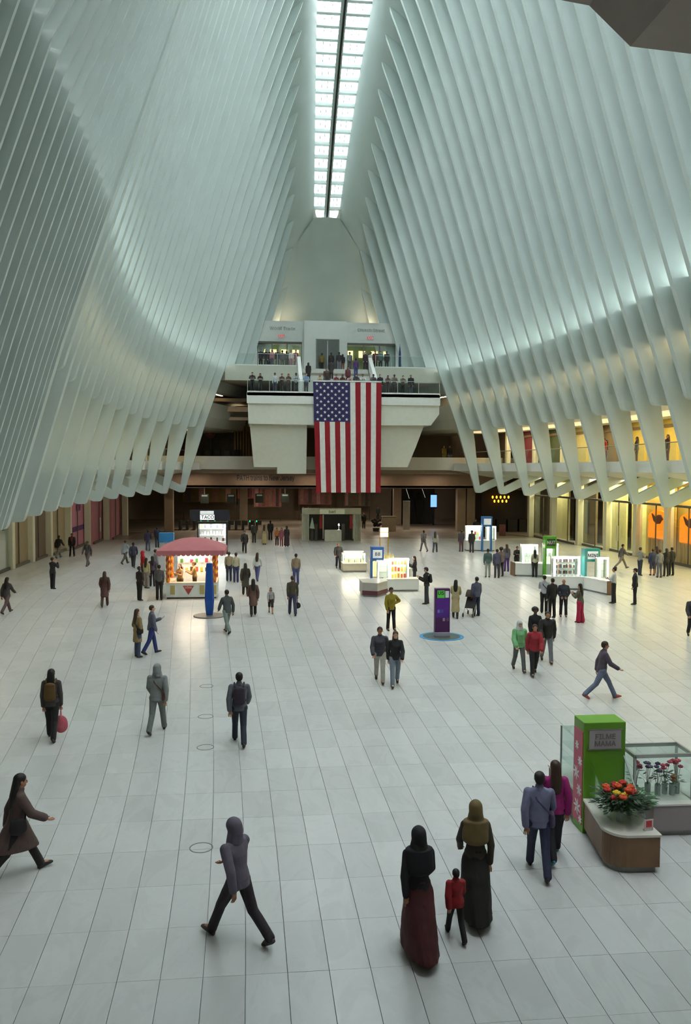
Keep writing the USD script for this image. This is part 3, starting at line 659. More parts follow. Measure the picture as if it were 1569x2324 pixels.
    if kind in ('cap', 'brim_hat', 'beanie'):
        b = [blob(lv, (hz((0, -.01, 1.69)), (.086, .102, .062)), (hz((0, -.015, 1.665)), (.09, .106, .02)))]
        if kind == 'cap': b.append(blob(1, (hz((0, .1, 1.668)), (.06, .075, .008))))
        if kind == 'brim_hat': b.append(blob(1, (hz((0, 0, 1.668)), (.2, .21, .01))))
        return finish(uni(b), 1 if lv else 0)
    if kind == 'backpack':
        v = blob(lv, (hz((0, -.19, 1.36)), (.13, .07, .07)), (hz((0, -.2, 1.08)), (.14, .085, .09)))
        s = [tube_m([hz((sd*.1, -.13, 1.42)), hz((sd*.11, -.02, 1.49)), hz((sd*.12, .12, 1.38)), hz((sd*.13, .1, 1.2)), hz((sd*.14, -.06, 1.08))], .02) for sd in (-1, 1)]
        return finish(uni([v]+s), lv)
    if kind in ('hand_bag', 'tote'):
        s0, el, wr, d2 = J_['ra']; p = wr+np.asarray(d2)*.1
        w = (.14, .06, .11) if kind == 'hand_bag' else (.16, .05, .19); dz = .3 if kind == 'hand_bag' else .36
        b = [blob(lv, (p+[0, 0, -dz], w), (p+[0, 0, -dz-.06], (w[0]*1.05, w[1]*1.1, w[2])))]
        for yy in (-.08, .08): b.append(tube_m([p+[0, yy*1.1, -dz+w[2]*.6], p+[0, yy*.5, -.08], p+[0, 0, -.01]], .009))
        return finish(uni(b), 1 if lv else 0)
    if kind == 'shoulder_bag':
        p = t((.2, -.02, 1.0)); b = [blob(lv, (p, (.05, .13, .1)), (p-[0, 0, .08], (.06, .14, .09)))]
        b.append(tube_m([p+[0, .1, .05], t((.12, .1, 1.25)), t((-.1, .02, 1.47)), t((-.05, -.12, 1.3)), p+[0, -.1, .05]], .014))
        return finish(uni(b), 1 if lv else 0)
    if kind[:-1] == 'eye_':
        return ell(t(((-1 if kind[-1] == 'l' else 1)*.031, .081, 1.623)), (.013, .008, .008), 1)
    if kind == 'belt':
        return finish(blob(lv, (t((0, 0, .99)), (.158, .118, .022))), 0)
    if kind == 'lanyard':
        return finish(uni([tube_m([t((sd*.06, .03, 1.48)), t((sd*.05, .12, 1.36)), t((0, .145, 1.12))], .014) for sd in (-1, 1)]), 0)
    if kind == 'tall_phone':
        s0, el, wr, d2 = J_['la']; p = wr+np.asarray(d2)*.12; return box(p+[.03, .03, .02], (.075, .012, .15))
    raise KeyError(kind)
def tube_m(pts, r):
    pts = [np.asarray(p, float) for p in pts]; return uni([bone(a, b, r, r, 1) for a, b in zip(pts[:-1], pts[1:])])
SKIN = {'l': 'c79a80', 'm': 'a87558', 'd': '5b3c2c'}
HAIRC = {'k': '17130f', 'b': '3a271a', 'l': '8a6a44', 'g': '8a8782', 'w': 'c9c5bd'}
PARTNAME = {'wide_trousers': 'trousers', 'dress_skirt': 'skirt', 'long_skirt': 'skirt', 'puffer': 'jacket', 'tee': 'shirt', 'longcoat': 'coat', 'short_hair': 'hair', 'long_hair': 'hair', 'bun_hair': 'hair', 'curly_hair': 'hair', 'tall_phone': 'phone', 'brim_hat': 'hat', 'shoulder_bag': 'bag', 'tote': 'bag'}
def person(x, y, z, h, rz, pose, sex, lv, skin, hair, wear, label, group=None):
    """wear: pairs of garment and colour."""
    p = thing('person', label, 'person', (x, y, z), rz, group)
    sc = h/1.74; r0 = sc
    def put(kind, col, rough=.75):
        v, f = part(kind, pose, sex, lv)
        m = M(col, rough, mottle=.12, scale=9.0)
        obj(PARTNAME.get(kind, kind[:-2] if kind[-2:] in ('_l', '_r') else kind), (v*sc, f), m, p, smooth=True if lv else 40)
    put('body', SKIN[skin], .55)
    if lv == 2:
        for q in 'lr': put('eye_'+q, '1a1512', .3)
    if hair and hair[0] != '-':
        kind = {'s': 'short_hair', 'l': 'long_hair', 'n': 'bun_hair', 'c': 'curly_hair'}[hair[0]]
        put(kind, HAIRC[hair[1]], .6)
    kinds = [k for k, _ in wear]
    if 'shoes' not in kinds and 'boots' not in kinds: wear = list(wear)+[('shoes', '221f1e')]
    for k, c in wear:
        if k in ('shoes', 'boots'):
            for q in 'lr': put(k[:-1]+'_'+q, c, .5)
        else: put(k, c)
    return p
PEOPLE = [   # x, y, z, height, heading (0 = away), pose, build, detail, skin, hair, clothes, label
    (-4.26, 10.66, 0.00, 1.74, 4, 'walk', 'f', 2, 'm', 'lk', 'shirt:17161a long_skirt:4a1c1e scarf:16141a', 'woman in black top, dark shawl and long dark red skirt, beside the small child'),
    (-3.28, 11.47, 0.00, 1.72, -6, 'walk2', 'f', 2, 'm', '-', 'scarf:6b5a35 dress_skirt:15130f shirt:3a3228', 'woman in olive brown headscarf and long black dress, walking right behind the child in red'),
    (-3.69, 10.93, 0.00, 1.0, 4, 'walk', 'f', 2, 'm', 'sk', 'puffer:8e1a1f trousers:1c1718', 'small child in red jacket and black trousers, walking between two women'),
    (-1.95, 12.62, 0.00, 1.7, -12, 'walk', 'm', 2, 'm', 'sk', 'jacket:6d6f8a trousers:2a2c45 shoulder_bag:4a3f5c', 'person in grey-blue jacket with shoulder bag, left one of the pair passing the flower counter'),
    (-1.51, 13.11, 0.00, 1.68, -8, 'walk2', 'f', 2, 'm', 'lb', 'jacket:8d1660 trousers:16141a shoes:3a7f8f', 'person in magenta jacket and black trousers with teal shoes, next to the flower counter'),
    (-6.65, 11.15, 0.00, 1.78, 48, 'stride', 'm', 2, 'm', '-', 'jacket:655e6c hood:625b6a trousers:2b2429 shoes:4a3a3c', 'person in grey-purple hooded jacket striding left, alone in the near floor'),
    (-10.14, 13.26, 0.00, 1.74, -62, 'stride', 'f', 2, 'm', 'lk', 'coat:54433f trousers:1e1b1c shoulder_bag:171416', 'person in brown coat with black bag, striding right at the left edge of the picture'),
    (-11.24, 20.07, 0.00, 1.72, 2, 'carry', 'f', 2, 'm', 'lk', 'jacket:3a3636 trousers:17181c backpack:5a4218 tote:c4606c', 'person with brown backpack and dangling pink bag, walking away on the left'),
    (-8.83, 20.39, 0.00, 1.72, -8, 'walk2', 'm', 2, 'm', '-', 'jacket:7d8280 hood:83888a trousers:6a706e shoulder_bag:5c2f26', 'person in pale grey hood with reddish shoulder bag, between two backpack walkers'),
    (-6.83, 19.36, 0.00, 1.74, 2, 'walk', 'm', 2, 'm', 'sk', 'jacket:565a62 trousers:262b3a backpack:2e2430', 'person with dark purple backpack and navy trousers, right of the floor rings'),
    (-10.48, 28.72, 0.00, 1.66, -52, 'pocket', 'f', 1, 'l', 'lb', 'coat:8a7450 trousers:3a4560 shoulder_bag:1b1a1c', 'woman in tan coat with black bag, standing beside the man in blue jeans'),
    (-10.08, 29.20, 0.00, 1.72, -70, 'phonewalk', 'm', 1, 'l', 'sb', 'jacket:5d6172 trousers:2c3874', 'man in grey jacket and blue jeans, holding his phone beside the woman in tan coat'),
    (-2.76, 24.73, 0.00, 1.74, 172, 'walk', 'm', 2, 'm', 'sb', 'jacket:3e3d46 trousers:a9a79b', 'person in dark grey jacket and pale trousers, beside the black jacket and faded jeans'),
    (-2.37, 24.21, 0.00, 1.7, 176, 'walk2', 'f', 2, 'l', 'lb', 'jacket:1d1c20 trousers:6f7b88', 'person in black jacket and faded jeans, right one of the two walking towards the viewer'),
    (-1.16, 32.68, 0.00, 1.72, 190, 'hips', 'm', 1, 'm', 'sk', 'jacket:8a7a14 trousers:191817 cap:26201c', 'man in mustard yellow jacket and dark cap, one hand on his hip'),
    (1.55, 39.04, 0.00, 1.76, 76, 'phone', 'm', 1, 'l', 'sk', 'jacket:1b1b1e trousers:333338 backpack:131315 cap:222226', 'man with black backpack looking at his phone, right of the lit glass counter'),
    (2.12, 45.20, 0.00, 1.66, 80, 'phone', 'f', 1, 'l', 'lk', 'jacket:1c1a1e trousers:1a191c', 'woman in black with phone, standing behind the right end of the lit glass counter'),
    (2.05, 35.21, 0.00, 1.68, -18, 'push', 'f', 1, 'm', 'lk', 'longcoat:a3966f boots:1e1a18', 'woman with long black hair and long beige coat, holding the stroller handle'),
    (3.09, 35.67, 0.00, 1.74, 20, 'stand', 'm', 1, 'm', 'sk', 'jacket:4a4d63 trousers:22263c', 'man in slate blue jacket and navy trousers, right of the stroller'),
    (6.31, 36.11, 0.00, 1.72, -20, 'cross', 'm', 1, 'l', 'sk', 'shirt:a9abb0 trousers:1d1c20 shoulder_bag:18171b', 'man in pale shirt with black bag, leftmost of the four before the kiosks'),
    (6.27, 34.99, 0.00, 1.74, 14, 'stand', 'm', 1, 'l', 'sk', 'jacket:161518 trousers:151417', 'man all in black, second from left of the four talking in front of the kiosks'),
    (6.87, 35.22, 0.00, 1.66, 165, 'pocket', 'm', 1, 'm', '-', 'jacket:2b2e3a shirt:7a7c80 trousers:1b1c22', 'bald man in dark navy jacket, facing the viewer before the right kiosks'),
    (7.06, 33.78, 0.00, 1.66, 40, 'phone', 'f', 1, 'm', 'lk', 'jacket:5c5648 wide_trousers:a3173f', 'woman in bright crimson trousers and brown jacket'),
    (10.65, 38.64, 0.00, 1.76, 60, 'cross', 'm', 1, 'm', 'sk', 'shirt:bfc1c4 trousers:16161a belt:0f0f10', 'security guard in white shirt and black trousers, standing right of the teal kiosk'),
    (11.50, 38.18, 0.00, 1.74, 74, 'stand', 'm', 1, 'm', 'sk', 'jacket:191b22 trousers:16171c belt:3a3a3c cap:14151a', 'uniformed guard all in black, standing on the right facing the white-shirted guard'),
    (1.87, 25.71, 0.00, 1.68, 176, 'walk', 'f', 2, 'l', '-', 'puffer:6faa72 hood:b9bdb7 trousers:5c605f', 'person in light green jacket with pale hood, walking towards the viewer'),
    (2.18, 25.16, 0.00, 1.66, 172, 'walk2', 'f', 2, 'm', 'sb', 'puffer:94202c trousers:1b191a', 'woman in red padded jacket, walking towards the viewer beside the green jacket'),
    (3.17, 26.82, 0.00, 1.78, 170, 'walk', 'm', 2, 'm', 'sk', 'puffer:1f1c19 trousers:6a6c72', 'man in bulky black jacket and grey jeans, behind the woman in red'),
    (3.05, 27.69, 0.00, 1.7, 175, 'stand', 'f', 1, 'd', 'ck', 'jacket:141316 trousers:242328', 'person with curly black hair in black jacket, half hidden behind the woman in red'),
    (3.19, 22.35, 0.00, 1.74, -100, 'stride', 'm', 2, 'm', 'sb', 'jacket:4f4450 trousers:626a80 shoes:b4443f', 'person in plum jacket and blue jeans with red shoes, walking alone on the right'),
    (10.20, 30.38, 0.00, 1.74, 160, 'walk', 'm', 1, 'm', 'sk', 'jacket:36343a trousers:26252a', 'person in dark clothes cut off by the right edge of the picture'),
    (-17.25, 45.35, 0.00, 1.7, -30, 'face', 'f', 1, 'l', 'sb', 'jacket:232428 trousers:181a20', 'person in dark clothes raising both hands to the face near the left shopfronts'),
    (-20.59, 61.02, 0.00, 1.72, -20, 'stride', 'm', 0, 'm', 'sk', 'jacket:1d1c1c trousers:6b6862', 'man in black jacket and grey trousers by the left wall piers'),
    (-19.88, 62.08, 0.00, 1.7, 178, 'wide', 'm', 0, 'd', 'sk', 'jacket:18171a lanyard:b3321f trousers:151416', 'man in black with red lanyard, standing legs apart by the pink panels'),
    (-17.55, 55.86, 0.00, 1.7, 165, 'walk', 'm', 0, 'd', 'sk', 'jacket:4b4545 trousers:5a4f52 backpack:1a1719', 'person in brown-grey jacket with black bag, walking along the pink panels'),
    (-13.49, 39.37, 0.00, 1.7, 6, 'walk2', 'f', 1, 'm', 'lb', 'coat:4a2c27 trousers:57403f', 'woman in dark red-brown coat, alone in the left middle floor'),
    (-15.33, 57.00, 0.00, 1.7, -30, 'stride', 'f', 0, 'm', 'sb', 'jacket:8d9296 trousers:4b4742', 'person in pale grey striped top, at the far end of the pink panels'),
    (-14.48, 54.93, 0.00, 1.68, 0, 'walk', 'm', 1, 'd', 'sk', 'jacket:2b2c3f trousers:232228', 'person in dark navy with sloped strap, right of the grey striped top'),
    (-15.01, 66.09, 0.00, 1.72, 10, 'walk', 'm', 0, 'm', 'sk', 'jacket:2b2440 trousers:4b4c66', 'person in dark purple jacket, behind the queue of the pink kiosk'),
    (-14.61, 68.63, 0.00, 1.72, 0, 'stand', 'm', 0, 'm', 'sk', 'jacket:25223a trousers:2d2c33', 'person in indigo jacket, just left of the blue sign behind the pink canopy'),
    (-17.44, 37.89, 0.00, 1.7, -20, 'stride', 'f', 1, 'm', 'lk', 'jacket:3a3638 trousers:5b4447', 'person in dark jacket and brownish trousers at the left edge, middle distance'),
    (-12.15, 41.10, 0.00, 1.68, -40, 'stand', 'm', 1, 'd', 'sk', 'tee:2a211d trousers:171516', 'man in dark brown shirt and black trousers, at the left of the pink kiosk queue'),
    (-11.22, 41.17, 0.00, 1.74, 6, 'stand', 'm', 1, 'm', 'sk', 'shirt:4c4a4c trousers:171617', 'man in grey sweater seen from behind, at the left corner of the pink kiosk'),
    (-12.38, 45.34, 0.00, 1.64, -30, 'stand', 'f', 1, 'm', 'lk', 'shirt:a99f74 trousers:7d7670', 'woman in cream top, in the middle of the pink kiosk queue'),
    (-12.15, 45.95, 0.00, 1.68, 20, 'stand', 'f', 1, 'd', 'lk', 'shirt:4a3a50 trousers:1e1a1d', 'woman in purple striped top, in the pink kiosk queue'),
    (-12.98, 48.40, 0.00, 1.72, -60, 'stand', 'm', 1, 'm', '-', 'jacket:a3161c hood:a3161c trousers:3a3236', 'person in bright red hooded top, at the back of the pink kiosk queue'),
    (-12.40, 49.52, 0.00, 1.7, -60, 'stand', 'f', 1, 'm', 'sb', 'jacket:8a8a8c trousers:514a4c', 'person in pale grey, behind the pink kiosk queue under the canopy edge'),
    (-8.10, 47.81, 0.00, 1.7, 4, 'stand', 'm', 1, 'm', 'sb', 'shirt:9d8f76 trousers:33384c', 'person in tan sweater standing right of the pink kiosk'),
    (-7.69, 47.30, 0.00, 1.7, -4, 'stand', 'f', 1, 'm', 'sb', 'shirt:b0ab90 trousers:333a62', 'person in cream sweater and blue jeans, right of the pink kiosk'),
    (-7.52, 63.96, 0.00, 1.76, 182, 'walk', 'm', 0, 'm', 'sk', 'jacket:25221f trousers:2a292c belt:b5b3ae', 'person in black jacket with white hem, far back left of the stall'),
    (-7.08, 42.30, 0.00, 1.72, 2, 'walk', 'f', 1, 'm', 'lk', 'coat:27241a trousers:1f1a1a', 'woman in long dark olive coat, walking away in the centre left crowd'),
    (-6.64, 36.41, 0.00, 1.68, 4, 'walk2', 'f', 1, 'm', 'lk', 'coat:5a4038 trousers:1c1718', 'woman in brown coat with black leggings, nearest of the centre left crowd'),
    (-6.50, 47.96, 0.00, 1.68, -14, 'walk', 'f', 1, 'l', 'lb', 'shirt:b4bab6 trousers:4a4e78', 'woman in white top and blue jeans, in the centre left crowd'),
    (-4.93, 36.50, 0.00, 1.78, 3, 'carry', 'm', 1, 'm', 'sb', 'shirt:453d2c trousers:34344e hand_bag:211f1f', 'man in olive sweater and navy trousers, carrying a black bag'),
    (-4.37, 45.99, 0.00, 1.76, 2, 'stand', 'm', 1, 'm', 'sk', 'shirt:82705a trousers:3d4674', 'man in tan sweater and blue jeans, directly behind the man with the black bag'),
    (-5.87, 37.02, 0.00, 1.2, 180, 'walk', 'f', 1, 'm', 'lb', 'shirt:9a9a98 shorts:2b2523', 'child in white top and dark shorts, in the centre left crowd'),
    (-7.62, 32.64, 0.00, 1.76, 30, 'walk2', 'm', 1, 'm', 'sk', 'jacket:444a4b trousers:7b8886', 'person in dark grey jacket and pale trousers, right of the blue pylon'),
    (-1.33, 53.39, 0.00, 1.76, 176, 'walk', 'm', 1, 'm', '-', 'jacket:1e1b1e shirt:7d4a44 trousers:24222b', 'bald man in dark suit and reddish shirt, left of the gold counter'),
    (-6.85, 72.72, 0.00, 1.74, 8, 'stand', 'm', 0, 'm', 'sk', 'jacket:35332e trousers:2b2925', 'person in dark grey-green, far back group left of the stall'),
    (-5.98, 70.98, 0.00, 1.7, -8, 'stand', 'f', 0, 'm', 'lb', 'shirt:8f8468 long_skirt:a2956b', 'woman in long cream dress, far back group left of the stall'),
    (-5.41, 75.36, 0.00, 1.78, 0, 'stand', 'm', 0, 'd', 'sk', 'jacket:191a1c trousers:1b1b1e', 'tall person in black, far back group left of the stall'),
    (-4.93, 69.90, 0.00, 1.5, 180, 'stand', 'f', 0, 'm', 'sb', 'shirt:a0602f trousers:2a2226', 'short person in orange top, far back group left of the stall'),
    (-4.57, 69.34, 0.00, 1.55, 170, 'stand', 'f', 0, 'm', 'lk', 'shirt:8a4a55 trousers:8a4a58', 'person in dusty pink, far back group left of the stall'),
    (-4.15, 68.87, 0.00, 1.74, 0, 'stand', 'f', 0, 'm', 'lk', 'shirt:2a1c22 long_skirt:2c1a22', 'woman in long maroon dress, rightmost of the far back group left of the stall'),
    (6.39, 64.23, 0.00, 1.74, 20, 'walk', 'm', 0, 'm', 'sk', 'jacket:5d5a5c trousers:6c6a6e', 'person in grey, left one of the far pair right of the gold sign'),
    (7.14, 63.49, 0.00, 1.7, -20, 'walk2', 'f', 0, 'm', 'lb', 'jacket:9b9c8f trousers:44434c', 'person in pale green-grey, right one of the far pair right of the gold sign'),
    (9.34, 64.07, 0.00, 1.72, 10, 'stand', 'm', 0, 'm', 'sk', 'jacket:4a3f4a trousers:58424a', 'person in purple-brown, left end of the far white kiosk'),
    (9.99, 63.34, 0.00, 1.74, 0, 'stand', 'm', 0, 'd', 'sk', 'jacket:2e2b2e trousers:3a3840', 'person in black, in front of the left frame of the far white kiosk'),
    (7.19, 48.64, 0.00, 1.72, 2, 'stand', 'm', 1, 'm', 'sk', 'jacket:44605e trousers:8c9490', 'person in teal jacket, left end of the group below the far white kiosk'),
    (7.63, 48.20, 0.00, 1.74, -4, 'stand', 'm', 1, 'm', 'sk', 'jacket:4a4a60 trousers:3a3846', 'person in blue-grey jacket, middle of the group below the far white kiosk'),
    (8.10, 48.99, 0.00, 1.76, 10, 'stand', 'f', 1, 'd', 'ck', 'jacket:6a5750 trousers:2a2526', 'person with dark curly hair and brown jacket, in the group below the far white kiosk'),
    (9.15, 51.32, 0.00, 1.74, 0, 'stand', 'f', 1, 'm', 'lb', 'jacket:56586a trousers:4a2f72', 'person in purple trousers, right end of the group below the far white kiosk'),
    (9.87, 51.51, 0.00, 1.62, 170, 'lean', 'f', 1, 'm', 'sk', 'jacket:1f1c1c trousers:26221f', 'person in black leaning behind the white desk left of the green sign kiosk'),
    (10.02, 48.45, 0.00, 1.66, -10, 'stand', 'f', 1, 'm', 'lk', 'shirt:b3aa94 trousers:1b191a', 'woman in cream sweater browsing the case under the green sign'),
    (16.78, 48.85, 0.00, 1.74, -70, 'phone', 'm', 1, 'm', 'sb', 'shirt:85847c trousers:333a48', 'man in grey shirt and jeans, left of the group by the orange window'),
    (17.55, 48.80, 0.00, 1.66, 0, 'stand', 'm', 1, 'm', 'sb', 'jacket:353b58 shorts:3a3d55', 'person in navy jacket, left in the group by the orange window'),
    (17.48, 47.76, 0.00, 1.7, 0, 'stand', 'm', 1, 'm', 'sb', 'shirt:77757a trousers:5b5e6a', 'person in grey shirt from behind, middle of the group by the orange window'),
    (18.10, 49.41, 0.00, 1.74, 0, 'stand', 'f', 1, 'm', 'lb', 'shirt:8a6a3c trousers:4a4038', 'person in mustard top, half hidden at the back of the group by the orange window'),
    (18.19, 48.33, 0.00, 1.72, 0, 'stand', 'f', 1, 'm', 'lk', 'jacket:2a2528 trousers:2e2a2c', 'person in black jacket, second from right in the group by the orange window'),
    (18.73, 48.73, 0.00, 1.74, 8, 'stand', 'm', 1, 'm', 'sk', 'jacket:1b1c26 trousers:20202a', 'person in black puffy jacket, rightmost of the group by the orange window'),
    (17.23, 52.47, 0.00, 1.7, -90, 'stride', 'm', 1, 'm', 'sk', 'jacket:58504c trousers:77706a', 'person in brown-grey leaning forward, walking between the teal kiosk and the right shopfronts'),
    (-6.97, 70.72, 12.72, 1.74, 180, 'lean', 'm', 0, 'l', 'sk', 'jacket:2c2630 trousers:2a2836', 'person in dark plum jacket, leftmost at the overlook rail'),
    (-6.31, 70.72, 12.72, 1.66, 180, 'lean', 'f', 0, 'm', 'lk', 'jacket:2a2422 trousers:3a3436', 'person in black jacket, second from the left at the overlook rail'),
    (-5.09, 70.80, 12.72, 1.74, 180, 'stand', 'm', 0, 'd', 'sb', 'shirt:bfc4c4 trousers:434b68', 'person in white shirt and jeans, standing tall at the overlook rail'),
    (-4.51, 70.72, 12.72, 1.66, 180, 'lean', 'f', 0, 'l', 'sb', 'jacket:4f3734 trousers:3a2f34', 'person in maroon jacket, just right of the white shirt at the overlook rail'),
    (-3.96, 70.72, 12.72, 1.66, 180, 'lean', 'f', 0, 'm', 'lb', 'jacket:57403a trousers:443a3c', 'person in reddish brown jacket, third right of the white shirt at the overlook rail'),
    (-3.33, 70.72, 12.72, 1.74, 180, 'lean', 'm', 0, 'd', 'sk', 'jacket:9aa3a6 trousers:3c3c44', 'person in pale grey jacket, leaning over the overlook rail left of the flag'),
    (-2.48, 70.72, 12.72, 1.74, 180, 'lean', 'm', 0, 'l', 'sb', 'shirt:6f94b6 trousers:3a3a44', 'person in light blue shirt, at the overlook rail next to the flag'),
    (-1.33, 70.72, 12.72, 1.66, 180, 'lean', 'f', 0, 'm', 'll', 'shirt:b6a888 trousers:5a5248', 'person in cream top and fair hair, above the blue field of the flag'),
    (-0.77, 70.72, 12.72, 1.74, 180, 'lean', 'm', 0, 'd', 'sk', 'jacket:3b3638 trousers:2f2c2e', 'person in charcoal jacket, above the middle of the blue field'),
    (0.05, 70.72, 12.72, 1.66, 180, 'lean', 'f', 0, 'l', 'sk', 'jacket:7c2c33 trousers:3a2c30', 'person in crimson jacket, above the right part of the blue field'),
    (0.58, 70.72, 12.72, 1.66, 180, 'lean', 'f', 0, 'm', 'lk', 'jacket:4a2f2f trousers:322a2c', 'person in brown jacket, right of the crimson one above the flag'),
    (1.16, 70.72, 12.72, 1.66, 180, 'lean', 'f', 0, 'd', 'lb', 'shirt:b78f8f trousers:5c4348', 'person in pink and white top, above the first white stripe'),
    (1.73, 70.72, 12.72, 1.74, 180, 'lean', 'm', 0, 'l', 'sk', 'jacket:2b2527 trousers:2a2628', 'person in black jacket, above the red stripes of the flag'),
    (2.29, 70.72, 12.72, 1.74, 180, 'lean', 'm', 0, 'm', 'sb', 'shirt:c5c9c6 trousers:5c5c5c', 'person in white shirt, above the right stripes of the flag'),
    (3.20, 70.72, 12.72, 1.74, 180, 'lean', 'm', 0, 'd', 'sk', 'jacket:55565c trousers:38383e', 'person in grey jacket, at the right corner of the flag'),
    (3.80, 70.80, 12.72, 1.74, 180, 'stand', 'm', 0, 'l', 'sk', 'jacket:26242a trousers:3a3640', 'person in black jacket, first right of the flag at the overlook rail'),
    (4.44, 70.72, 12.72, 1.66, 180, 'lean', 'f', 0, 'm', 'lb', 'jacket:59444a trousers:6a5a60', 'person in mauve jacket, second right of the flag at the overlook rail'),
    (4.99, 70.72, 12.72, 1.74, 180, 'lean', 'm', 0, 'd', 'sb', 'jacket:6c5f5c trousers:4a4448', 'person in taupe jacket, third right of the flag at the overlook rail'),
    (5.73, 70.72, 12.72, 1.66, 180, 'lean', 'f', 0, 'l', 'sk', 'jacket:5a5450 trousers:2f2b30', 'person in grey-brown jacket, left neighbour of the tall man in black at the overlook rail'),
    (6.45, 70.80, 12.72, 1.74, 180, 'stand', 'm', 0, 'm', 'sk', 'jacket:1c1a1d trousers:3d4158', 'person in black jacket and jeans, standing alone at the right end of the overlook'),
    (-6.27, 76.42, 15.45, 1.76, 180, 'stand', 'm', 0, 'm', 'sk', 'jacket:2b2c34 trousers:26252c', 'person in dark grey jacket, leftmost behind the left deck rail'),
    (-5.80, 76.10, 15.45, 1.66, 180, 'stand', 'f', 0, 'l', 'lk', 'jacket:3a2a2c trousers:2f2a2e', 'person in dark brown jacket, second behind the left deck rail'),
    (-5.25, 76.00, 15.45, 1.66, 170, 'stand', 'f', 0, 'd', 'lb', 'shirt:b0707a trousers:5b5068', 'person in pink and white top, behind the left deck rail'),
    (-4.76, 76.60, 15.45, 1.76, 180, 'stand', 'm', 0, 'm', 'sk', 'jacket:26262a trousers:4e4a4a', 'person in black jacket with grey trousers, middle of the left deck rail'),
    (-4.31, 77.06, 15.45, 1.76, 0, 'stand', 'm', 0, 'l', 'sk', 'jacket:383a3c trousers:4f4a47', 'person in charcoal jacket seen from behind, left half of the upper deck'),
    (-3.92, 76.64, 15.45, 1.66, 180, 'stand', 'f', 0, 'd', 'lk', 'jacket:232026 trousers:3c3638', 'person in black top, right of the middle on the left deck'),
    (-3.54, 76.20, 15.45, 1.66, 175, 'stand', 'f', 0, 'm', 'lb', 'shirt:c2b2b2 trousers:9a6a70', 'person in whitish top and rose trousers, right end of the left deck rail'),
    (-3.09, 76.58, 15.45, 1.76, 180, 'stand', 'm', 0, 'l', 'sb', 'shirt:9b5a5c trousers:7a4a4c', 'person in red-brown top, next to the left stair stringer'),
    (-0.59, 78.40, 15.45, 1.76, 0, 'stand', 'm', 0, 'd', 'sk', 'jacket:6a5a24 trousers:25231f', 'person in mustard and black jacket, in front of the lift doors'),
    (0.24, 78.00, 15.45, 1.76, 0, 'stand', 'm', 0, 'm', 'sk', 'jacket:2c2523 trousers:2a2728', 'person in black jacket, right of the mustard jacket at the lift doors'),
    (0.94, 77.60, 15.45, 1.76, 0, 'stand', 'm', 0, 'l', 'sk', 'jacket:332f31 trousers:7d8288', 'person in dark jacket and pale grey trousers, at the head of the stair'),
    (1.33, 78.20, 15.45, 1.66, 0, 'stand', 'f', 0, 'd', 'lk', 'jacket:2a2626 trousers:7a5548', 'person in dark jacket and tan trousers, at the head of the stair'),
    (1.90, 77.40, 15.45, 1.76, 0, 'stand', 'm', 0, 'm', 'sb', 'shirt:7d827e trousers:4f5052', 'person in grey-green shirt, left of the purple shirt on the upper deck'),
    (3.21, 76.40, 15.45, 1.66, 180, 'stand', 'f', 0, 'l', 'lk', 'jacket:2f2426 trousers:26222a', 'person in dark maroon jacket, right of the right stair stringer'),
    (3.82, 77.00, 15.45, 1.76, 180, 'stand', 'm', 0, 'd', 'sb', 'shirt:b5b7ae trousers:5f6a50', 'person in white top and green trousers, behind the right deck rail'),
    (4.12, 76.20, 15.45, 1.76, 180, 'stand', 'm', 0, 'm', 'sk', 'jacket:5b3330 trousers:1f1c20', 'person in rust jacket, behind the right deck rail'),
    (4.64, 76.44, 15.45, 1.76, 180, 'stand', 'm', 0, 'l', 'sk', 'jacket:4f6a6a trousers:1e1d22', 'person in teal jacket and black trousers, behind the right deck rail'),
    (5.20, 76.40, 15.45, 1.76, 180, 'stand', 'm', 0, 'd', 'sk', 'jacket:2c292f trousers:2b2a30', 'person in black jacket, rightmost behind the right deck rail'),
    (-5.46, 78.20, 15.45, 1.76, 0, 'stand', 'm', 0, 'm', 'sk', 'jacket:34353a trousers:2a292d', 'person in dark slate jacket, at the back left of the upper deck'),
    (-3.70, 78.60, 15.45, 1.76, 0, 'stand', 'm', 0, 'l', 'sb', 'jacket:4b4a4e trousers:34343a', 'person in grey jacket, at the back by the left entrance doors'),
    (3.84, 78.40, 15.45, 1.76, 0, 'stand', 'm', 0, 'd', 'sb', 'jacket:3d3a3e trousers:302e33', 'person in grey-black jacket, at the back by the right entrance doors'),
    (-2.12, 73.82, 13.99, 1.74, 0, 'stand', 'f', 0, 'm', 'lk', 'coat:2a2829 trousers:232225', 'person in long dark coat, climbing the left side of the stair'),
    (-0.06, 74.38, 14.36, 1.74, 0, 'stand', 'm', 0, 'm', 'sk', 'coat:3b3836 trousers:252426', 'person in long charcoal coat, in the middle of the stair'),
    (-0.60, 72.98, 13.45, 1.74, 180, 'stand', 'm', 0, 'm', 'sb', 'jacket:4d3c34 trousers:33302f', 'person in brown jacket, low on the stair behind the flag'),
    (2.17, 74.66, 14.54, 1.74, -10, 'stand', 'm', 0, 'm', 'sk', 'shirt:5b3a72 trousers:3f4878', 'person in purple shirt and jeans, high on the right side of the stair'),
    (1.31, 73.26, 13.63, 1.74, 180, 'stand', 'f', 0, 'm', 'lk', 'jacket:6a2f38 trousers:2e2a30', 'person in wine red jacket, low on the stair'),
    (17.39, 56.00, 6.90, 1.74, 100, 'stand', 'm', 1, 'm', 'sk', 'puffer:9c2018 trousers:2a2022', 'person in bright red jacket on the right gallery'),
    (17.77, 56.56, 6.90, 1.66, 90, 'stand', 'f', 0, 'm', 'lk', 'jacket:2a1f22 trousers:6a5670', 'person in dark jacket right behind the bright red jacket on the right gallery'),
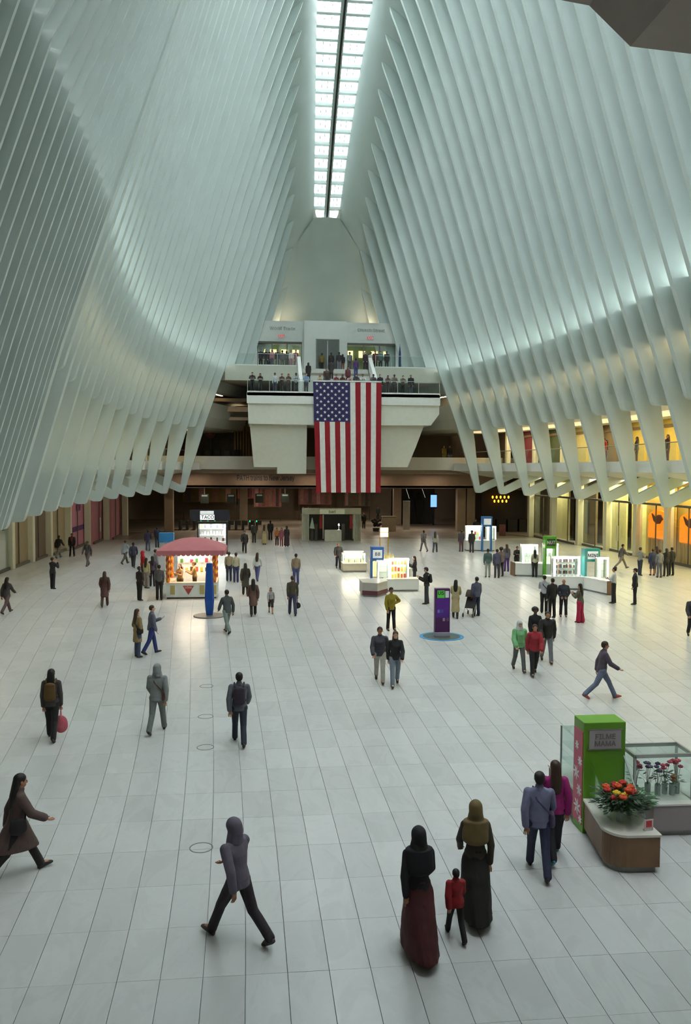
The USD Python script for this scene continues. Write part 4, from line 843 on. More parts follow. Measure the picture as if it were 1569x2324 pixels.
    (17.42, 52.10, 6.90, 1.66, 100, 'stand', 'f', 1, 'm', 'lk', 'jacket:2a2a30 trousers:2f2d32', 'person in black jacket on the right gallery, left of the grey and brown one'),
    (17.45, 51.10, 6.90, 1.66, 80, 'stand', 'f', 1, 'm', 'lb', 'jacket:4a4644 trousers:5a3a2c', 'person in grey jacket and brown trousers on the right gallery'),
    (17.53, 48.11, 6.90, 1.66, 90, 'stand', 'f', 1, 'm', 'lk', 'jacket:15151a trousers:26262c', 'person in black coat with long black hair on the right gallery'),
    (17.67, 47.50, 6.90, 1.66, 95, 'stand', 'f', 1, 'm', 'lb', 'jacket:4a2a24 trousers:5a2a28', 'person in dark red-brown jacket on the right gallery'),
    (17.30, 44.30, 6.90, 1.74, 90, 'stand', 'm', 1, 'm', 'sk', 'jacket:2b2a30 trousers:3a383c', 'person in black jacket at the right end of the right gallery'),
    (11.42, 80.00, 7.00, 1.74, 180, 'stand', 'f', 0, 'm', 'lb', 'coat:6a5a14 trousers:4a401c', 'person in mustard coat on the back level right of the overlook'),
    (12.02, 80.12, 7.00, 1.76, 180, 'stand', 'm', 0, 'm', 'sk', 'jacket:1c1a1a trousers:5a6272', 'person in black jacket and jeans on the back level right of the overlook'),
    (-15.92, 63.70, 6.90, 1.74, -90, 'stand', 'm', 0, 'm', 'sk', 'jacket:7a2a24 trousers:3a2a2a', 'person in red jacket glimpsed between left ribs on the left gallery'),
    (-15.34, 66.80, 6.90, 1.66, -90, 'stand', 'f', 0, 'm', 'lk', 'jacket:8a3a34 trousers:4a3a3a', 'person in faded red jacket glimpsed on the left gallery near the far ribs'),
    (-1.01, 104.00, 0.00, 1.74, 180, 'stand', 'm', 0, 'm', 'sk', 'jacket:161516 trousers:151416', 'person in black silhouette, leftmost above the central stall'),
    (-0.35, 104.00, 0.00, 1.74, 180, 'stand', 'm', 0, 'm', 'sk', 'jacket:1f1d1d trousers:161515', 'person in black silhouette with grey coat, second above the central stall'),
    (0.06, 103.52, 0.00, 1.74, 0, 'stand', 'f', 0, 'm', 'lk', 'jacket:141414 trousers:121212', 'person in black silhouette, third above the central stall'),
    (2.94, 100.84, 0.00, 1.74, 0, 'stand', 'f', 0, 'm', 'lk', 'jacket:332732 trousers:1d181c', 'person in plum jacket in the dim concourse above the stall sign'),
    (3.72, 101.67, 0.00, 1.74, 0, 'stand', 'm', 0, 'm', 'sk', 'jacket:4a2222 trousers:241a1c', 'person in wine jacket in the dim concourse above the stall sign'),
    (4.81, 89.50, 0.00, 1.74, 180, 'stand', 'm', 0, 'm', 'sk', 'coat:181a16 trousers:141412', 'person in long black coat, in the dim concourse right of the stall'),
    (8.40, 104.00, 0.00, 1.74, 180, 'stand', 'm', 0, 'm', 'sk', 'jacket:26332c trousers:1c1f1c', 'person in dark green jacket in the dim concourse'),
    (14.01, 77.50, 0.00, 1.74, 170, 'stand', 'm', 0, 'm', 'sk', 'jacket:161412 trousers:131212', 'person in black, in the dim concourse left of the far blue sign'),
    (14.74, 77.50, 0.00, 1.74, 175, 'stand', 'f', 0, 'm', 'lk', 'jacket:1c1816 trousers:171414', 'person in black-brown, in the dim concourse behind the far blue sign'),
]
for x, y, z, h, rz, pose, sex, lv, skin, hair, wear, label in PEOPLE:
    person(x, y, z, h, rz, pose, sex, lv, skin, None if hair == '-' else hair, [tuple(t.split(':')) for t in wear.split()], label)
# ---------------------------------------------------------------- the big flag hung from the overlook
def cloth(x, z):                                   # the hanging cloth: narrower towards the foot, with soft vertical folds
    t = (13.68-z)/9.2
    return np.stack([.92+(x-.92)*(1-.055*t)+.12*t, 69.86-.10*t+.05*np.sin(x*2.4+.6)*t+.03*np.sin(x*5.1+z*.4)*t, z], -1)
def cloth_piece(x0, x1, z0, z1, off=0.0, th=.012, nx=4, nz=18):
    X, Z = np.meshgrid(np.linspace(x0, x1, nx), np.linspace(z0, z1, nz), indexing='ij'); a = cloth(X, Z); a[..., 1] -= off
    b = a+[0, th, 0]; A, B = a.reshape(-1, 3), b.reshape(-1, 3); v = np.vstack([A, B]); n = len(A); F = []
    for i in range(nx-1):
        for j in range(nz-1):
            p = i*nz+j; q = p+1; r = p+nz; s = r+1
            F += [(p, r, s), (p, s, q), (n+p, n+s, n+r), (n+p, n+q, n+s)]
    edge = [(i, 0) for i in range(nx)]+[(nx-1, j) for j in range(1, nz)]+[(i, nz-1) for i in range(nx-2, -1, -1)]+[(0, j) for j in range(nz-2, 0, -1)]
    e = [i*nz+j for i, j in edge]
    for p, q in zip(e, e[1:]+e[:1]): F += [(p, n+p, n+q), (p, n+q, q)]
    return v, np.array(F)
flag = thing('flag', 'large stars and stripes flag hung vertically from the overlook balcony', 'flag')
FX0, FX1, FZ0, FZ1 = -1.95, 3.79, 4.45, 13.68; SW = (FX1-FX0)/13; ZC = 10.35
RED, WHT, BLU = M('8e0a1c', .8), M('d5d6d2', .8), M('2c2658', .8)
for i in range(13):
    top = ZC if i < 7 else FZ1
    obj('stripe', cloth_piece(FX0+SW*i, FX0+SW*(i+1), FZ0+rng.uniform(-.02, .02), top), RED if i % 2 == 0 else WHT, flag)
obj('canton', cloth_piece(FX0, FX0+7*SW, ZC, FZ1, nx=8), BLU, flag)
sa = np.linspace(0, 2*math.pi, 11)[:-1]+math.pi/2; SR = np.where(np.arange(10) % 2 == 0, .145, .062)
for r in range(11):
    n = 5 if r % 2 == 0 else 4
    for c in range(n):
        cx = FX0+7*SW*((c+.5)/5 if n == 5 else (c+1)/5); cz = FZ1-(FZ1-ZC)*(r+.7)/11.4
        v = cloth(cx+SR*np.cos(sa), cz+SR*np.sin(sa)); v[:, 1] -= .012
        k = cloth(np.array([cx]), np.array([cz])); k[:, 1] -= .016
        obj('star', (np.vstack([v, k]), np.array([(i, (i+1) % 10, 10) for i in range(10)])), WHT, flag)
obj('hem_bar', tube([cloth(np.array(x), np.array(FZ1+.02)) for x in (FX0, .9, FX1)], .05, 8), M('c4c6c2', .4, .5), flag)

# ---------------------------------------------------------------- kiosk kit
KW = M('d9dad6', .35, mottle=.02); KG = M('8b8c88', .5); LITE = M('fff4e2', .4, emit=KLIT, mottle=0)
WOOD = M('7c5c40', .5, mottle=.2, scale=2.0); STEEL = M('a9adac', .3, .9, mottle=.03); BLACK = M('1b1b1c', .5)
def counter(p, pts, z1, mat, top, z0=.09, lid=.035):
    g = sg.Polygon(pts); gi = g.buffer(-.05)
    obj('plinth', poly_ext(gi, z0, 'z', 0), KG, p)
    obj('counter', poly_ext(g, z1-z0-lid, 'z', z0), mat, p)
    obj('counter_top', poly_ext(g.buffer(.02), lid, 'z', z1-lid), top, p)
def lit_case(p, x0, x1, y0, y1, z0, z1, fr=.05, lit=True):
    """A glass case with bright light bars along its edges."""
    m = LITE if lit else STEEL
    for x in (x0, x1):
        for y in (y0, y1): obj('case_post', b2(x-fr/2, x+fr/2, y-fr/2, y+fr/2, z0, z1), m if y == y0 else STEEL, p)
    obj('case_head', b2(x0-fr/2, x1+fr/2, y0-fr/2, y0+fr/2, z1-fr, z1+.02), m, p)
    obj('case_top', b2(x0, x1, y0, y1, z1-.02, z1), GLASS, p)
    for a in ((x0, x1, y0-.008, y0+.008), (x0-.008, x0+.008, y0, y1), (x1-.008, x1+.008, y0, y1)): obj('case_pane', b2(a[0]+.02, a[1]-.0, a[2], a[3], z0, z1-.05) if a[1]-a[0] > .1 else b2(*a, z0, z1-.05), GLASS, p)
    obj('case_back', b2(x0, x1, y1-.02, y1, z0, z1), M('e6e7e4', .4), p)
    for q in (1/3, 2/3): obj('case_shelf', b2(x0+.03, x1-.03, y0+.08, y1-.03, z0+(z1-z0)*q-.01, z0+(z1-z0)*q+.01), GLASS, p)
ORD = ['first', 'second', 'third', 'fourth', 'fifth', 'sixth', 'seventh', 'eighth', 'ninth', 'tenth', 'eleventh', 'twelfth', 'thirteenth', 'fourteenth', 'fifteenth', 'sixteenth', 'seventeenth', 'eighteenth']
HUES = dict(red='b02a2a', orange='d8762a', amber='d9a83a', yellow='e0cc50', green='4a8a3a', white='e0e0dc', grey='9a9c9c', black='222226', brown='5a3c30', maroon='7a2f42', cream='e8dcb0', beige='c0aa94', blue='3a4a5a', pink='d08890')
def hue(h): c = np.array(lin(h))**.5; return min(HUES, key=lambda n: np.abs(np.array(lin(HUES[n]))**.5-c).sum())
def goods(n, x0, x1, y, zs, cols, noun, where, group, kind='box', cat='boxed goods', w=.09, h=.16):
    """Small wares on the shelves of a kiosk, each its own object."""
    nc = math.ceil(n/len(zs)); lev = {1: [''], 2: ['bottom ', 'top '], 3: ['bottom ', 'middle ', 'top ']}[len(zs)]
    for i in range(n):
        q = i % len(zs); z = zs[q]; col = i//len(zs); x = x0+(x1-x0)*(col+.5)/nc; hh = h*rng.uniform(.75, 1.1); cc = cols[i % len(cols)]
        m = rbox((x, y+rng.uniform(-.02, .02), z+hh/2), (min(w, (x1-x0)/nc*.85)*rng.uniform(.8, 1), .05, hh), .008) if kind == 'box' else lathe([(.0, 0), (.034, 0), (.036, hh*.6), (.014, hh*.75), (.012, hh), (.0, hh)], 10, (x, y, z))
        obj('boxed_item' if kind == 'box' else 'bottle', m, M(cc, .4, mottle=.15), label=f'{hue(cc)} {noun}, {ORD[col]} from left {"on the "+lev[q]+"shelf " if lev[q] else ""}{where}', cat=cat, group=group)
def cube_sign(p, x0, x1, y0, y1, z0, z1, col, panel, words, leg, wcol='4b4f52', px=None):
    C = M(col, .4, mottle=.03)
    obj('sign_box', rbox(((x0+x1)/2, (y0+y1)/2, (z0+z1)/2), (x1-x0, y1-y0, z1-z0), .02), C, p)
    w, h = x1-x0, z1-z0; xm, zm = (x0+x1)/2, (z0+z1)/2
    obj('sign_panel', b2(xm-w*.36, xm+w*.36, y0-.02, y0, zm-h*.3, zm+h*.3), panel, p)
    if words: obj('sign_lettering', text(words, h*.24, .01, True, '-y', (xm, y0-.026, zm)), M(wcol, .5), p)
    obj('sign_post', b2(x0, x0+.1, y0+.05, y1-.05, leg, z0), C, p)
    obj('sign_post', b2(x1-.1, x1, y0+.05, y1-.05, leg, z0), C, p)
PANEL = M('c9cfd2', .4, emit=.35)
# pink-canopied kiosk
k = thing('kiosk', 'food kiosk with scalloped dusty pink canopy, striped posts and red triangle on white counter', 'kiosk', (-9.7, 42.5, 0))
P = [(-1.25, -1.0), (1.22, -1.0), (1.22, 1.05), (-1.25, 1.05)]
obj('plinth', b2(-1.2, 1.18, -.95, 1.0, 0, .08), M('6b4a34', .6), k)
for a in ((-1.25, 1.22, -1.0, -.62), (-1.25, -.9, -.62, 1.05), (.87, 1.22, -.62, 1.05)): obj('counter', b2(*a, .08, .76), M('cfd5cf', .45), k)
obj('counter_top', poly_ext(sg.Polygon(P).buffer(.03).difference(sg.box(-.9, -.62, .87, 1.2)), .04, 'z', .76), M('d9c3a8', .3), k)
for x in (-.92, .52, 1.1): obj('tan_panel', b2(x-.11, x+.11, -1.02, -1.0, .22, .66), M('a99a5c', .6), k)
obj('triangle_emblem', poly_ext([(-.42, .64), (.12, .64), (-.15, .2)], .02, 'y', -1.02), M('a8403c', .5), k)
obj('emblem_lettering', text('VIVA', .1, .01, True, '-y', (-.15, -1.03, .56)), M('e0b0a0', .5), k)
for x, y in ((-1.15, -.9), (1.1, -.9), (-1.15, .95), (1.1, .95)):
    tw = [[(x+.085*(1+.25*math.cos(4*a))*math.cos(a+z*5), y+.085*(1+.25*math.cos(4*a))*math.sin(a+z*5), z) for a in np.linspace(0, 2*math.pi, 16, endpoint=False)] for z in np.linspace(.8, 2.2, 24)]
    obj('striped_post', loft(tw), usdkit.material(stage, name_at('/World/Looks', 'striped_post'), {'tc': ('texture_coordinate', {}), 'w': ('wave_texture', {'scale': 1.6, 'bands_direction': 'diagonal'}), 'r': ('rgb_ramp', {'ramp': [(.4, lin('c98a1c')), (.6, lin('b4542a'))]}), 'p': ('principled_bsdf', {'roughness': .5})}, [('tc.object', 'w.vector'), ('w.fac', 'r.fac'), ('r.color', 'p.base_color')], surface='p.BSDF'), k)
CAN = M('b06a70', .8, mottle=.05)
def sq(hx, hy, z, n=12): return [(hx*c, hy*s, z) for c, s in [(u, -1) for u in np.linspace(-1, 1, n)[:-1]]+[(1, u) for u in np.linspace(-1, 1, n)[:-1]]+[(u, 1) for u in np.linspace(1, -1, n)[:-1]]+[(-1, u) for u in np.linspace(1, -1, n)[:-1]]]
obj('canopy', mv(loft([sq(.05, .05, 2.95), sq(.6, .55, 2.86), sq(1.25, 1.15, 2.62), sq(1.62, 1.5, 2.42), sq(1.64, 1.52, 2.38), sq(1.6, 1.48, 2.38), sq(.5, .5, 2.7)]), (.0, .1, 0)), CAN, k, smooth=30)
val = []
for sgn in (-1, 1):
    for i in range(14):
        for ax in (0, 1):
            L_, O_ = ((1.62, 1.52) if ax == 0 else (1.5, 1.64)); c = -L_+2*L_*(i+.5)/14; r = L_/14
            prof = [(c-r, 2.4), (c-r, 2.24)]+[(c-r*math.cos(t), 2.24-.09*math.sin(t)) for t in np.linspace(.3, math.pi-.3, 6)]+[(c+r, 2.24), (c+r, 2.4)]
            m = poly_ext(prof, .03, 'y' if ax == 0 else 'x', sgn*O_-.015)
            obj('scallop', mv(m, (0, .1, 0)), CAN, k)
obj('back_shelf', J(b2(-.85, .8, .75, 1.0, .0, 1.15), b2(-.85, .8, .9, 1.0, 1.15, 2.1)), M('d7d8d4', .4), k)
obj('lamp_strip', b2(-.9, .85, .5, .6, 2.2, 2.26), M('fff0d0', .4, emit=6, mottle=0), k)
rect_light(k+'/canopy_lamp', (0, -.1, 2.3), 1.6, 1.2, (1.0, .85, .62), 14)
rect_light(k+'/menu_lamp', (-.1, -.55, 2.2), 1.6, .2, (1.0, .85, .62), 10)
goods(12, -10.45, -8.95, 43.25, (1.15, 1.6), ('c94a3a', '3f7a35', 'e0a83a', 'd9dad6', '50351f', '8a2f4a'), 'snack pack', 'in the pink canopied kiosk', 'snack packs in the pink canopied kiosk', h=.22, w=.16)
person(-10.32, 42.25, 0, 1.66, 150, 'phone', 'f', 1, 'l', 'lk', [('shirt', '9c7a50'), ('trousers', '6a5034')], 'vendor in tan top inside the pink canopied kiosk, left of the two')
person(-9.62, 42.5, 0, 1.74, 90, 'phone', 'm', 1, 'm', 'sb', [('shirt', 'a37f4c'), ('trousers', '4a3a26'), ('cap', '6a4a2a')], 'vendor in tan cap inside the pink canopied kiosk, right of the two')
# blue pylon and purple totem
k = thing('pylon', 'tall tapered bright blue pylon on a round grey-brown base plate', 'pylon', (-8.53, 36.55, 0))
obj('base_plate', lathe([(.0, 0), (.7, 0), (.7, .03), (.66, .045), (.0, .045)], 40), M('6f6860', .5), k)
obj('column', loft([[(x*w, y*w*.8, z) for x, y in ((-1, -.6), (-.6, -1), (.6, -1), (1, -.6), (1, .6), (.6, 1), (-.6, 1), (-1, .6))] for z, w in ((.045, .135), (.3, .17), (.7, .2), (1.1, .19), (2.2, .135), (2.3, .12))]), M('124a9e', .4, mottle=.04), k)
k = thing('totem', 'purple rectangular information totem with a green square, on a blue round floor mat', 'totem', (.6, 31.35, 0), -1)
obj('floor_mat', lathe([(.0, 0), (.72, 0), (.72, .012), (.0, .012)], 48), M('4d5a56', .7, mottle=.25, scale=4), k)
obj('mat_ring', ring([(.72, 0), (.85, 0), (.85, .012), (.72, .014)], 48), M('2d84b8', .5), k)
obj('foot', rbox((0, 0, .1), (.6, .34, .18), .02), M('9a97a3', .4), k)
obj('body', rbox((0, 0, 1.02), (.58, .26, 1.68), .015), M('4b1452', .4, mottle=.1, scale=1.5), k)
obj('screen', b2(-.25, .25, -.14, -.13, .75, 1.5), M('4a1a78', .3, mottle=.35, scale=2.2, emit=.12), k)
obj('green_square', b2(-.21, .07, -.142, -.13, 1.51, 1.8), M('4fae3e', .4, emit=.15), k)
obj('square_lettering', text('US', .13, .006, True, '-y', (-.07, -.146, 1.7)), M('1d2a1c', .5), k)
obj('white_card', b2(.1, .24, -.142, -.13, 1.52, 1.78), M('c9cfd0', .4, emit=.1), k)
for x, z, c in ((-.15, 1.0, '7a78b8'), (-.02, 1.0, '3a48a0'), (.05, .68, 'a88ab0'), (.2, .68, '6a4a78')): obj('card', b2(x-.045, x+.045, -.146, -.138, z-.06, z+.06), M(c, .4), k)
# stroller
k = thing('stroller', 'black folding stroller with brown hood beside the woman in the long beige coat', 'stroller', (2.85, 35.7, 0), 150)
obj('seat', J(hull([(-.2, -.2, .42), (.2, -.2, .42), (-.2, .28, .38), (.2, .28, .38), (-.2, -.3, .85), (.2, -.3, .85), (-.2, -.16, .85), (.2, -.16, .85)])), M('1c1a18', .8), k)
obj('hood', mv(hull([(x, -.28+.36*math.cos(t), .78+.34*math.sin(t)) for x in (-.22, .22) for t in np.linspace(.2, 2.6, 10)]), (0, .02, 0)), M('3c2d1a', .8), k, smooth=40)
for x in (-.22, .22):
    obj('frame', tube([(x, .42, .1), (x, -.1, .55), (x, -.5, .98)], .014, 8), STEEL, k); obj('frame', tube([(x, -.38, .1), (x, .05, .5)], .014, 8), STEEL, k)
    for y in (.42, -.38): obj('wheel', mv((lambda m: (m[0][:, [2, 1, 0]], m[1][:, ::-1]))(lathe([(.02, -.02), (.09, -.018), (.095, 0), (.09, .018), (.02, .02)], 20)), (x, y, .095)), BLACK, k)
obj('handle', tube([(-.22, -.5, .98), (0, -.52, 1.0), (.22, -.5, .98)], .016, 8), BLACK, k)
# flower kiosk in the right foreground
k = thing('kiosk', 'flower kiosk with wood-faced rounded counter, green tower and glass cases, right foreground', 'kiosk', (0, 0, 0))
a = np.linspace(math.pi, 1.5*math.pi, 9)
front = [(-.5+.32*math.cos(t), 12.82+.36*math.sin(t)) for t in a]
plan = [(-.70, 15.68), (-.66, 14.55), (-.66, 14.0), (-.80, 12.95)]+front+[(-.02, 12.44), (-.02, 13.0), (-.14, 14.4), (-.16, 15.68)]
counter(k, plan, .63, WOOD, M('cfcdc2', .3, mottle=.02), .1, .04)
counter(k, [(.5, 13.72), (2.6, 13.66), (2.6, 14.6), (.5, 14.66)], .58, M('968b8c', .5, mottle=.04), M('cbc9c2', .3), .1, .03)
GT = M('639a20', .4, mottle=.04)
obj('tower', rbox((-.31, 14.2, .99), (.76, .48, 1.98), .012), GT, k)
obj('tower_side_panel', b2(-.702, -.69, 14.0, 14.4, .14, 1.8), M('c8566e', .5, mottle=.05), k)
for z, y, r in ((.4, 14.2, .14), (.72, 14.12, .1), (1.0, 14.26, .12), (1.25, 14.1, .08), (.22, 14.05, .07), (1.5, 14.25, .07)):
    pet = sg.MultiPolygon([sg.Polygon([(y+r*q*math.cos(t)*w+.0, z+r*q*math.sin(t)) for q, w in ((.2, 1), (1, 1))] + [(y+r*.55*math.cos(t+.28), z+r*.55*math.sin(t+.28))]) for t in np.linspace(0, 2*math.pi, 8)[:-1]]).buffer(.012)
    obj('flower_print', poly_ext(pet, .004, 'x', -.706), M('e4dfe0', .5), k)
obj('sign_panel', b2(-.6, -.02, 13.945, 13.962, 1.52, 1.84), M('a9a3a4', .4, mottle=.03), k)
obj('sign_frame', J(b2(-.62, 0, 13.94, 13.962, 1.84, 1.86), b2(-.62, 0, 13.94, 13.962, 1.5, 1.52)), M('8a8486', .4, .3), k)
obj('sign_lettering', text('FILME', .09, .006, True, '-y', (-.31, 13.94, 1.735)), M('7b7375', .5), k)
obj('sign_lettering', text('MAMA', .09, .006, True, '-y', (-.31, 13.94, 1.61)), M('7b7375', .5), k)
for x0, x1, y0, y1, z1 in ((-.64, -.18, 14.5, 15.2, 1.55),): 
    for x in (x0, x1): obj('case_pane', b2(x-.006, x+.006, y0, y1, .63, z1), GLASS, k)
    obj('case_pane', b2(x0, x1, y1-.012, y1, .63, z1), GLASS, k); obj('case_top', b2(x0, x1, y0, y1, z1-.02, z1), GLASS, k)
    for x in (x0, x1):
        for y in (y0, y1): obj('case_post', b2(x-.014, x+.014, y-.014, y+.014, .63, z1), STEEL, k)
    for z in (.95, 1.25): obj('case_shelf', b2(x0, x1, y0, y1, z-.008, z+.008), GLASS, k)
obj('sneeze_guard', poly_ext([(13.0, .63), (13.95, .63), (13.95, 1.3), (13.4, .95)], .012, 'x', -.58), GLASS, k)
obj('sneeze_guard', poly_ext([(13.1, .63), (13.95, .63), (13.95, 1.38), (13.5, 1.0)], .012, 'x', .03), GLASS, k)
obj('guard_rail', tube([(.036, 13.1, .63), (.036, 13.5, 1.0), (.036, 13.95, 1.38)], .014, 8), STEEL, k)
for x in (.2, 1.27):
    for y in (13.86, 14.45): obj('case_post', b2(x-.02, x+.02, y-.02, y+.02, .58, 1.4), STEEL, k)
for a in ((.2, 1.27, 13.85, 13.87), (.2, 1.27, 14.44, 14.46), (.19, .21, 13.86, 14.45), (1.26, 1.28, 13.86, 14.45)):
    obj('case_pane', b2(*a, .58, 1.36), GLASS, k); obj('case_rail', b2(a[0]-.01, a[1]+.01, a[2]-.01, a[3]+.01, 1.36, 1.42), STEEL, k)
obj('case_top', b2(.2, 1.27, 13.86, 14.45, 1.39, 1.41), GLASS, k)
def bouquet(x, y, z, blooms, leaf, spread, n, label, hv=.26, group=None, seed=1, stems=.5):
    r = random.Random(seed)
    v = thing('flower_vase', label, 'vase of flowers', (x, y, z), 0, group)
    obj('vase', lathe([(.0, 0), (.05, 0), (.055, hv), (.047, hv), (.043, hv-.02), (.0, hv-.02)], 18), M('a3b3aa', .15, mottle=.05), v)
    heads, st, lv = [], [], []
    for i, c in enumerate(blooms):
        t = r.uniform(0, 2*math.pi); q = spread*math.sqrt(r.random())*.8; h = stems*r.uniform(.75, 1.1)
        p = np.array([q*math.cos(t), q*math.sin(t), h+hv*.3]); st.append(tube([(0, 0, .03), p*[.4, .4, .6], p], .004, 5)); heads.append((p, c))
    for i in range(n):
        t = r.uniform(0, 2*math.pi); q = spread*r.uniform(.35, 1.15); h = hv*1.0+stems*r.uniform(.0, .55)-q*.15
        p = np.array([q*math.cos(t), q*math.sin(t), h]); d_ = np.array([math.cos(t), math.sin(t), r.uniform(-.3, .4)]); l = r.uniform(.1, .17); w_ = l*.2; s_ = np.array([-math.sin(t), math.cos(t), 0])
        st.append(tube([(0, 0, hv*.5), p], .003, 4))
        lv.append((np.array([p, p+d_*l*.5+s_*w_, p+d_*l, p+d_*l*.5-s_*w_, p+d_*l*.5+[0, 0, .012], p+d_*l*.5-[0, 0, .006]]), np.array([(0, 1, 4), (1, 2, 4), (2, 3, 4), (3, 0, 4), (1, 0, 5), (2, 1, 5), (3, 2, 5), (0, 3, 5)])))
    obj('stems', J(*st), M('3c5a2a', .6), v, kind='stuff')
    if lv: obj('foliage', J(*lv), leaf, v, kind='stuff')
    for p, c in heads:
        bl = 1.55 if n > 100 else 1.1
        b = [ell(p+bl*np.array([.022*math.cos(u)*m_, .022*math.sin(u)*m_, .012*e]), (.024*bl, .024*bl, .02*bl), 1) for u, m_, e in [(j*1.257, 1, 0) for j in range(5)]+[(0, 0, 1)]]
        obj('bloom', J(*b), M(c, .7, mottle=.25, scale=30), v)
    return v
DG, MG = M('1f3a20', .6, mottle=.3, scale=8), M('2f6a34', .6, mottle=.3, scale=8)
bouquet(-.45, 13.0, .63, ['b3281c']*7+['c8481c']*5+['c9a812']*3, DG, .34, 260, 'big vase of red, orange and yellow blooms with dark foliage on the flower counter', .3, None, 3, .46)
bouquet(-.18, 13.22, .63, [], MG, .3, 170, 'vase of bright green fern leaves beside the big red bouquet on the flower counter', .26, None, 5, .3)
for i, (x, cs, lb) in enumerate(((.34, ['8a1f3a']*5, 'dark red carnations at the left end of the right glass flower case'), (.6, ['5a4868', '4a3a58', '6a587a', '5a4868'], 'dusky violet dried sprays in the right glass flower case'), (.76, ['4a2f5a', '5a3a68', '3f2a4a', '5a3a68'], 'deep purple statice in the middle of the right glass flower case'),
        (.92, ['b83a54']*4, 'pink-red roses right of the purple statice in the glass flower case'), (1.03, ['8a5a24']*4, 'ochre paper-wrapped blooms low in the right glass flower case'), (1.15, ['b02638', 'c23a4a', 'a8203a', 'b02638', 'c23a4a'], 'crimson roses at the right end of the glass flower case'))):
    bouquet(x, 14.12+.06*(i % 2), .58, cs, DG, .1, 8, 'vase of '+lb, .2, None, 20+i, .5 if i != 4 else .28)
goods(6, -.58, -.22, 14.85, (.63, .96, 1.26), ('b9c4bd', '9db0a6', 'd0d6d0'), 'glass jar', 'behind the green tower', 'glass jars in the left flower case', kind='bottle', cat='jar', h=.18)
c = thing('price_card', 'small white card with a red square standing on the flower counter corner', 'card', (-.14, 12.6, .63), 8)
obj('card', box((0, 0, .09), (.16, .012, .18)), M('d9c3c3', .5), c); obj('red_print', box((0, -.008, .11), (.1, .006, .1)), M('c4383a', .5), c); obj('stand', box((0, .02, .01), (.14, .06, .02)), M('c9c9c5', .4), c)
bouquet(1.75, 14.1, .58, ['a06a1c']*5, M('5a4a1e', .6), .12, 20, 'vase of ochre yellow foliage at the right edge of the picture', .2, None, 40, .45)
# gold-lit glass counter in the middle
k = thing('kiosk', 'gold-lit glass counter kiosk with blue cube sign, in the middle of the hall', 'kiosk', (0, 0, 0))
counter(k, [(.2, 43.2), (1.98, 43.2), (1.98, 44.0), (.2, 44.0)], .66, KW, M('d9d4c8', .3))
counter(k, [(-1.2, 41.6), (-.5, 41.25), (.15, 42.2), (.15, 43.1), (-.5, 43.1), (-1.2, 43.0)], .72, M('a8a59e', .45), M('b9b6ae', .35))
obj('red_skirting', poly_ext(sg.Polygon([(-1.22, 41.6), (-.5, 41.22), (.17, 42.2), (.1, 42.24), (-.5, 41.32), (-1.15, 41.66)]), .22, 'z', .09), M('5a2c30', .6), k)
counter(k, [(-1.2, 51.6), (.3, 51.6), (.3, 53.0), (-1.2, 53.0)], .55, M('c2b7a0', .5), M('e2d8c0', .3))
lit_case(k, .5, 1.42, 43.35, 43.9, .66, 1.72, .07)
lit_case(k, -.15, .4, 43.35, 43.9, .66, 1.6, .06)
lit_case(k, -1.15, .2, 51.9, 52.8, .55, 1.12, .06)
cube_sign(k, -.25, .47, 45.6, 46.1, 1.36, 2.12, '2a62ae', PANEL, '88', 0)
obj('gold_sign_frame', J(tube([(.86, 49.9, .5), (.86, 49.9, 2.95)], .025, 8), tube([(1.36, 49.9, .5), (1.36, 49.9, 2.95)], .025, 8)), M('b8912a', .35, .8), k)
for z in (2.45, 2.75): obj('gold_sign', b2(.87, 1.35, 49.86, 49.94, z-.12, z+.14), M('fff0bc', .4, emit=2.2, mottle=0), k)
counter(k, [(.3, 45.8), (2.0, 45.8), (2.0, 46.8), (.3, 46.8)], .9, M('d5c7a0', .4), M('efe4c4', .3))
counter(k, [(.2, 48.6), (1.7, 48.6), (1.7, 50.0), (.2, 50.0)], .95, M('d5c7a0', .4), M('efe4c4', .3))
obj('lamp_strip', J(b2(.35, 1.95, 45.85, 45.95, 1.35, 1.42), ), M('fff2cc', .4, emit=5, mottle=0), k)
obj('lamp_strip', b2(-1.1, .15, 52.2, 52.3, 1.2, 1.26), M('fff2cc', .4, emit=5, mottle=0), k)
for x, y in ((.4, 45.9), (1.9, 45.9), (-1.05, 52.25), (.1, 52.25)): obj('lamp_leg', tube([(x, y, .5), (x, y, 1.38 if y < 50 else 1.24)], .018, 6), STEEL, k)
rect_light(k+'/case_lamp', (.96, 43.6, 1.66), .8, .4, (1.0, .86, .5), 40); rect_light(k+'/case_lamp_001', (1.1, 46.3, 1.9), 1.4, .6, (1.0, .9, .62), 60); rect_light(k+'/case_lamp_002', (-.5, 52.3, 1.6), 1.2, .6, (1.0, .9, .62), 36)
goods(15, .55, 1.38, 43.62, (.67, 1.03, 1.38), ('d9a83a', 'c9862a', 'b8402a', 'e0c060', 'd06040'), 'perfume box', 'of the gold counter case', 'perfume boxes in the gold-lit case', w=.12, h=.22)
goods(18, .4, 1.9, 46.2, (.9,), ('e8d890', 'd8b860', 'f0e6c0', '8a9a50'), 'bottle', 'behind the blue cube', 'bottles on the inner gold counter', kind='bottle', cat='bottle', h=.34)
goods(14, .3, 1.6, 49.0, (.95,), ('e8d890', 'f0e2a8', 'd8b860'), 'tall bottle', 'under the gold sign', 'bottles under the yellow framed sign', kind='bottle', cat='bottle', h=.5)
goods(10, -1.1, .15, 52.1, (.56,), ('d9cfae', 'e8dcb0', 'a08a60'), 'jar', 'of the low left case', 'jars in the low lit case', kind='bottle', cat='jar', h=.25)
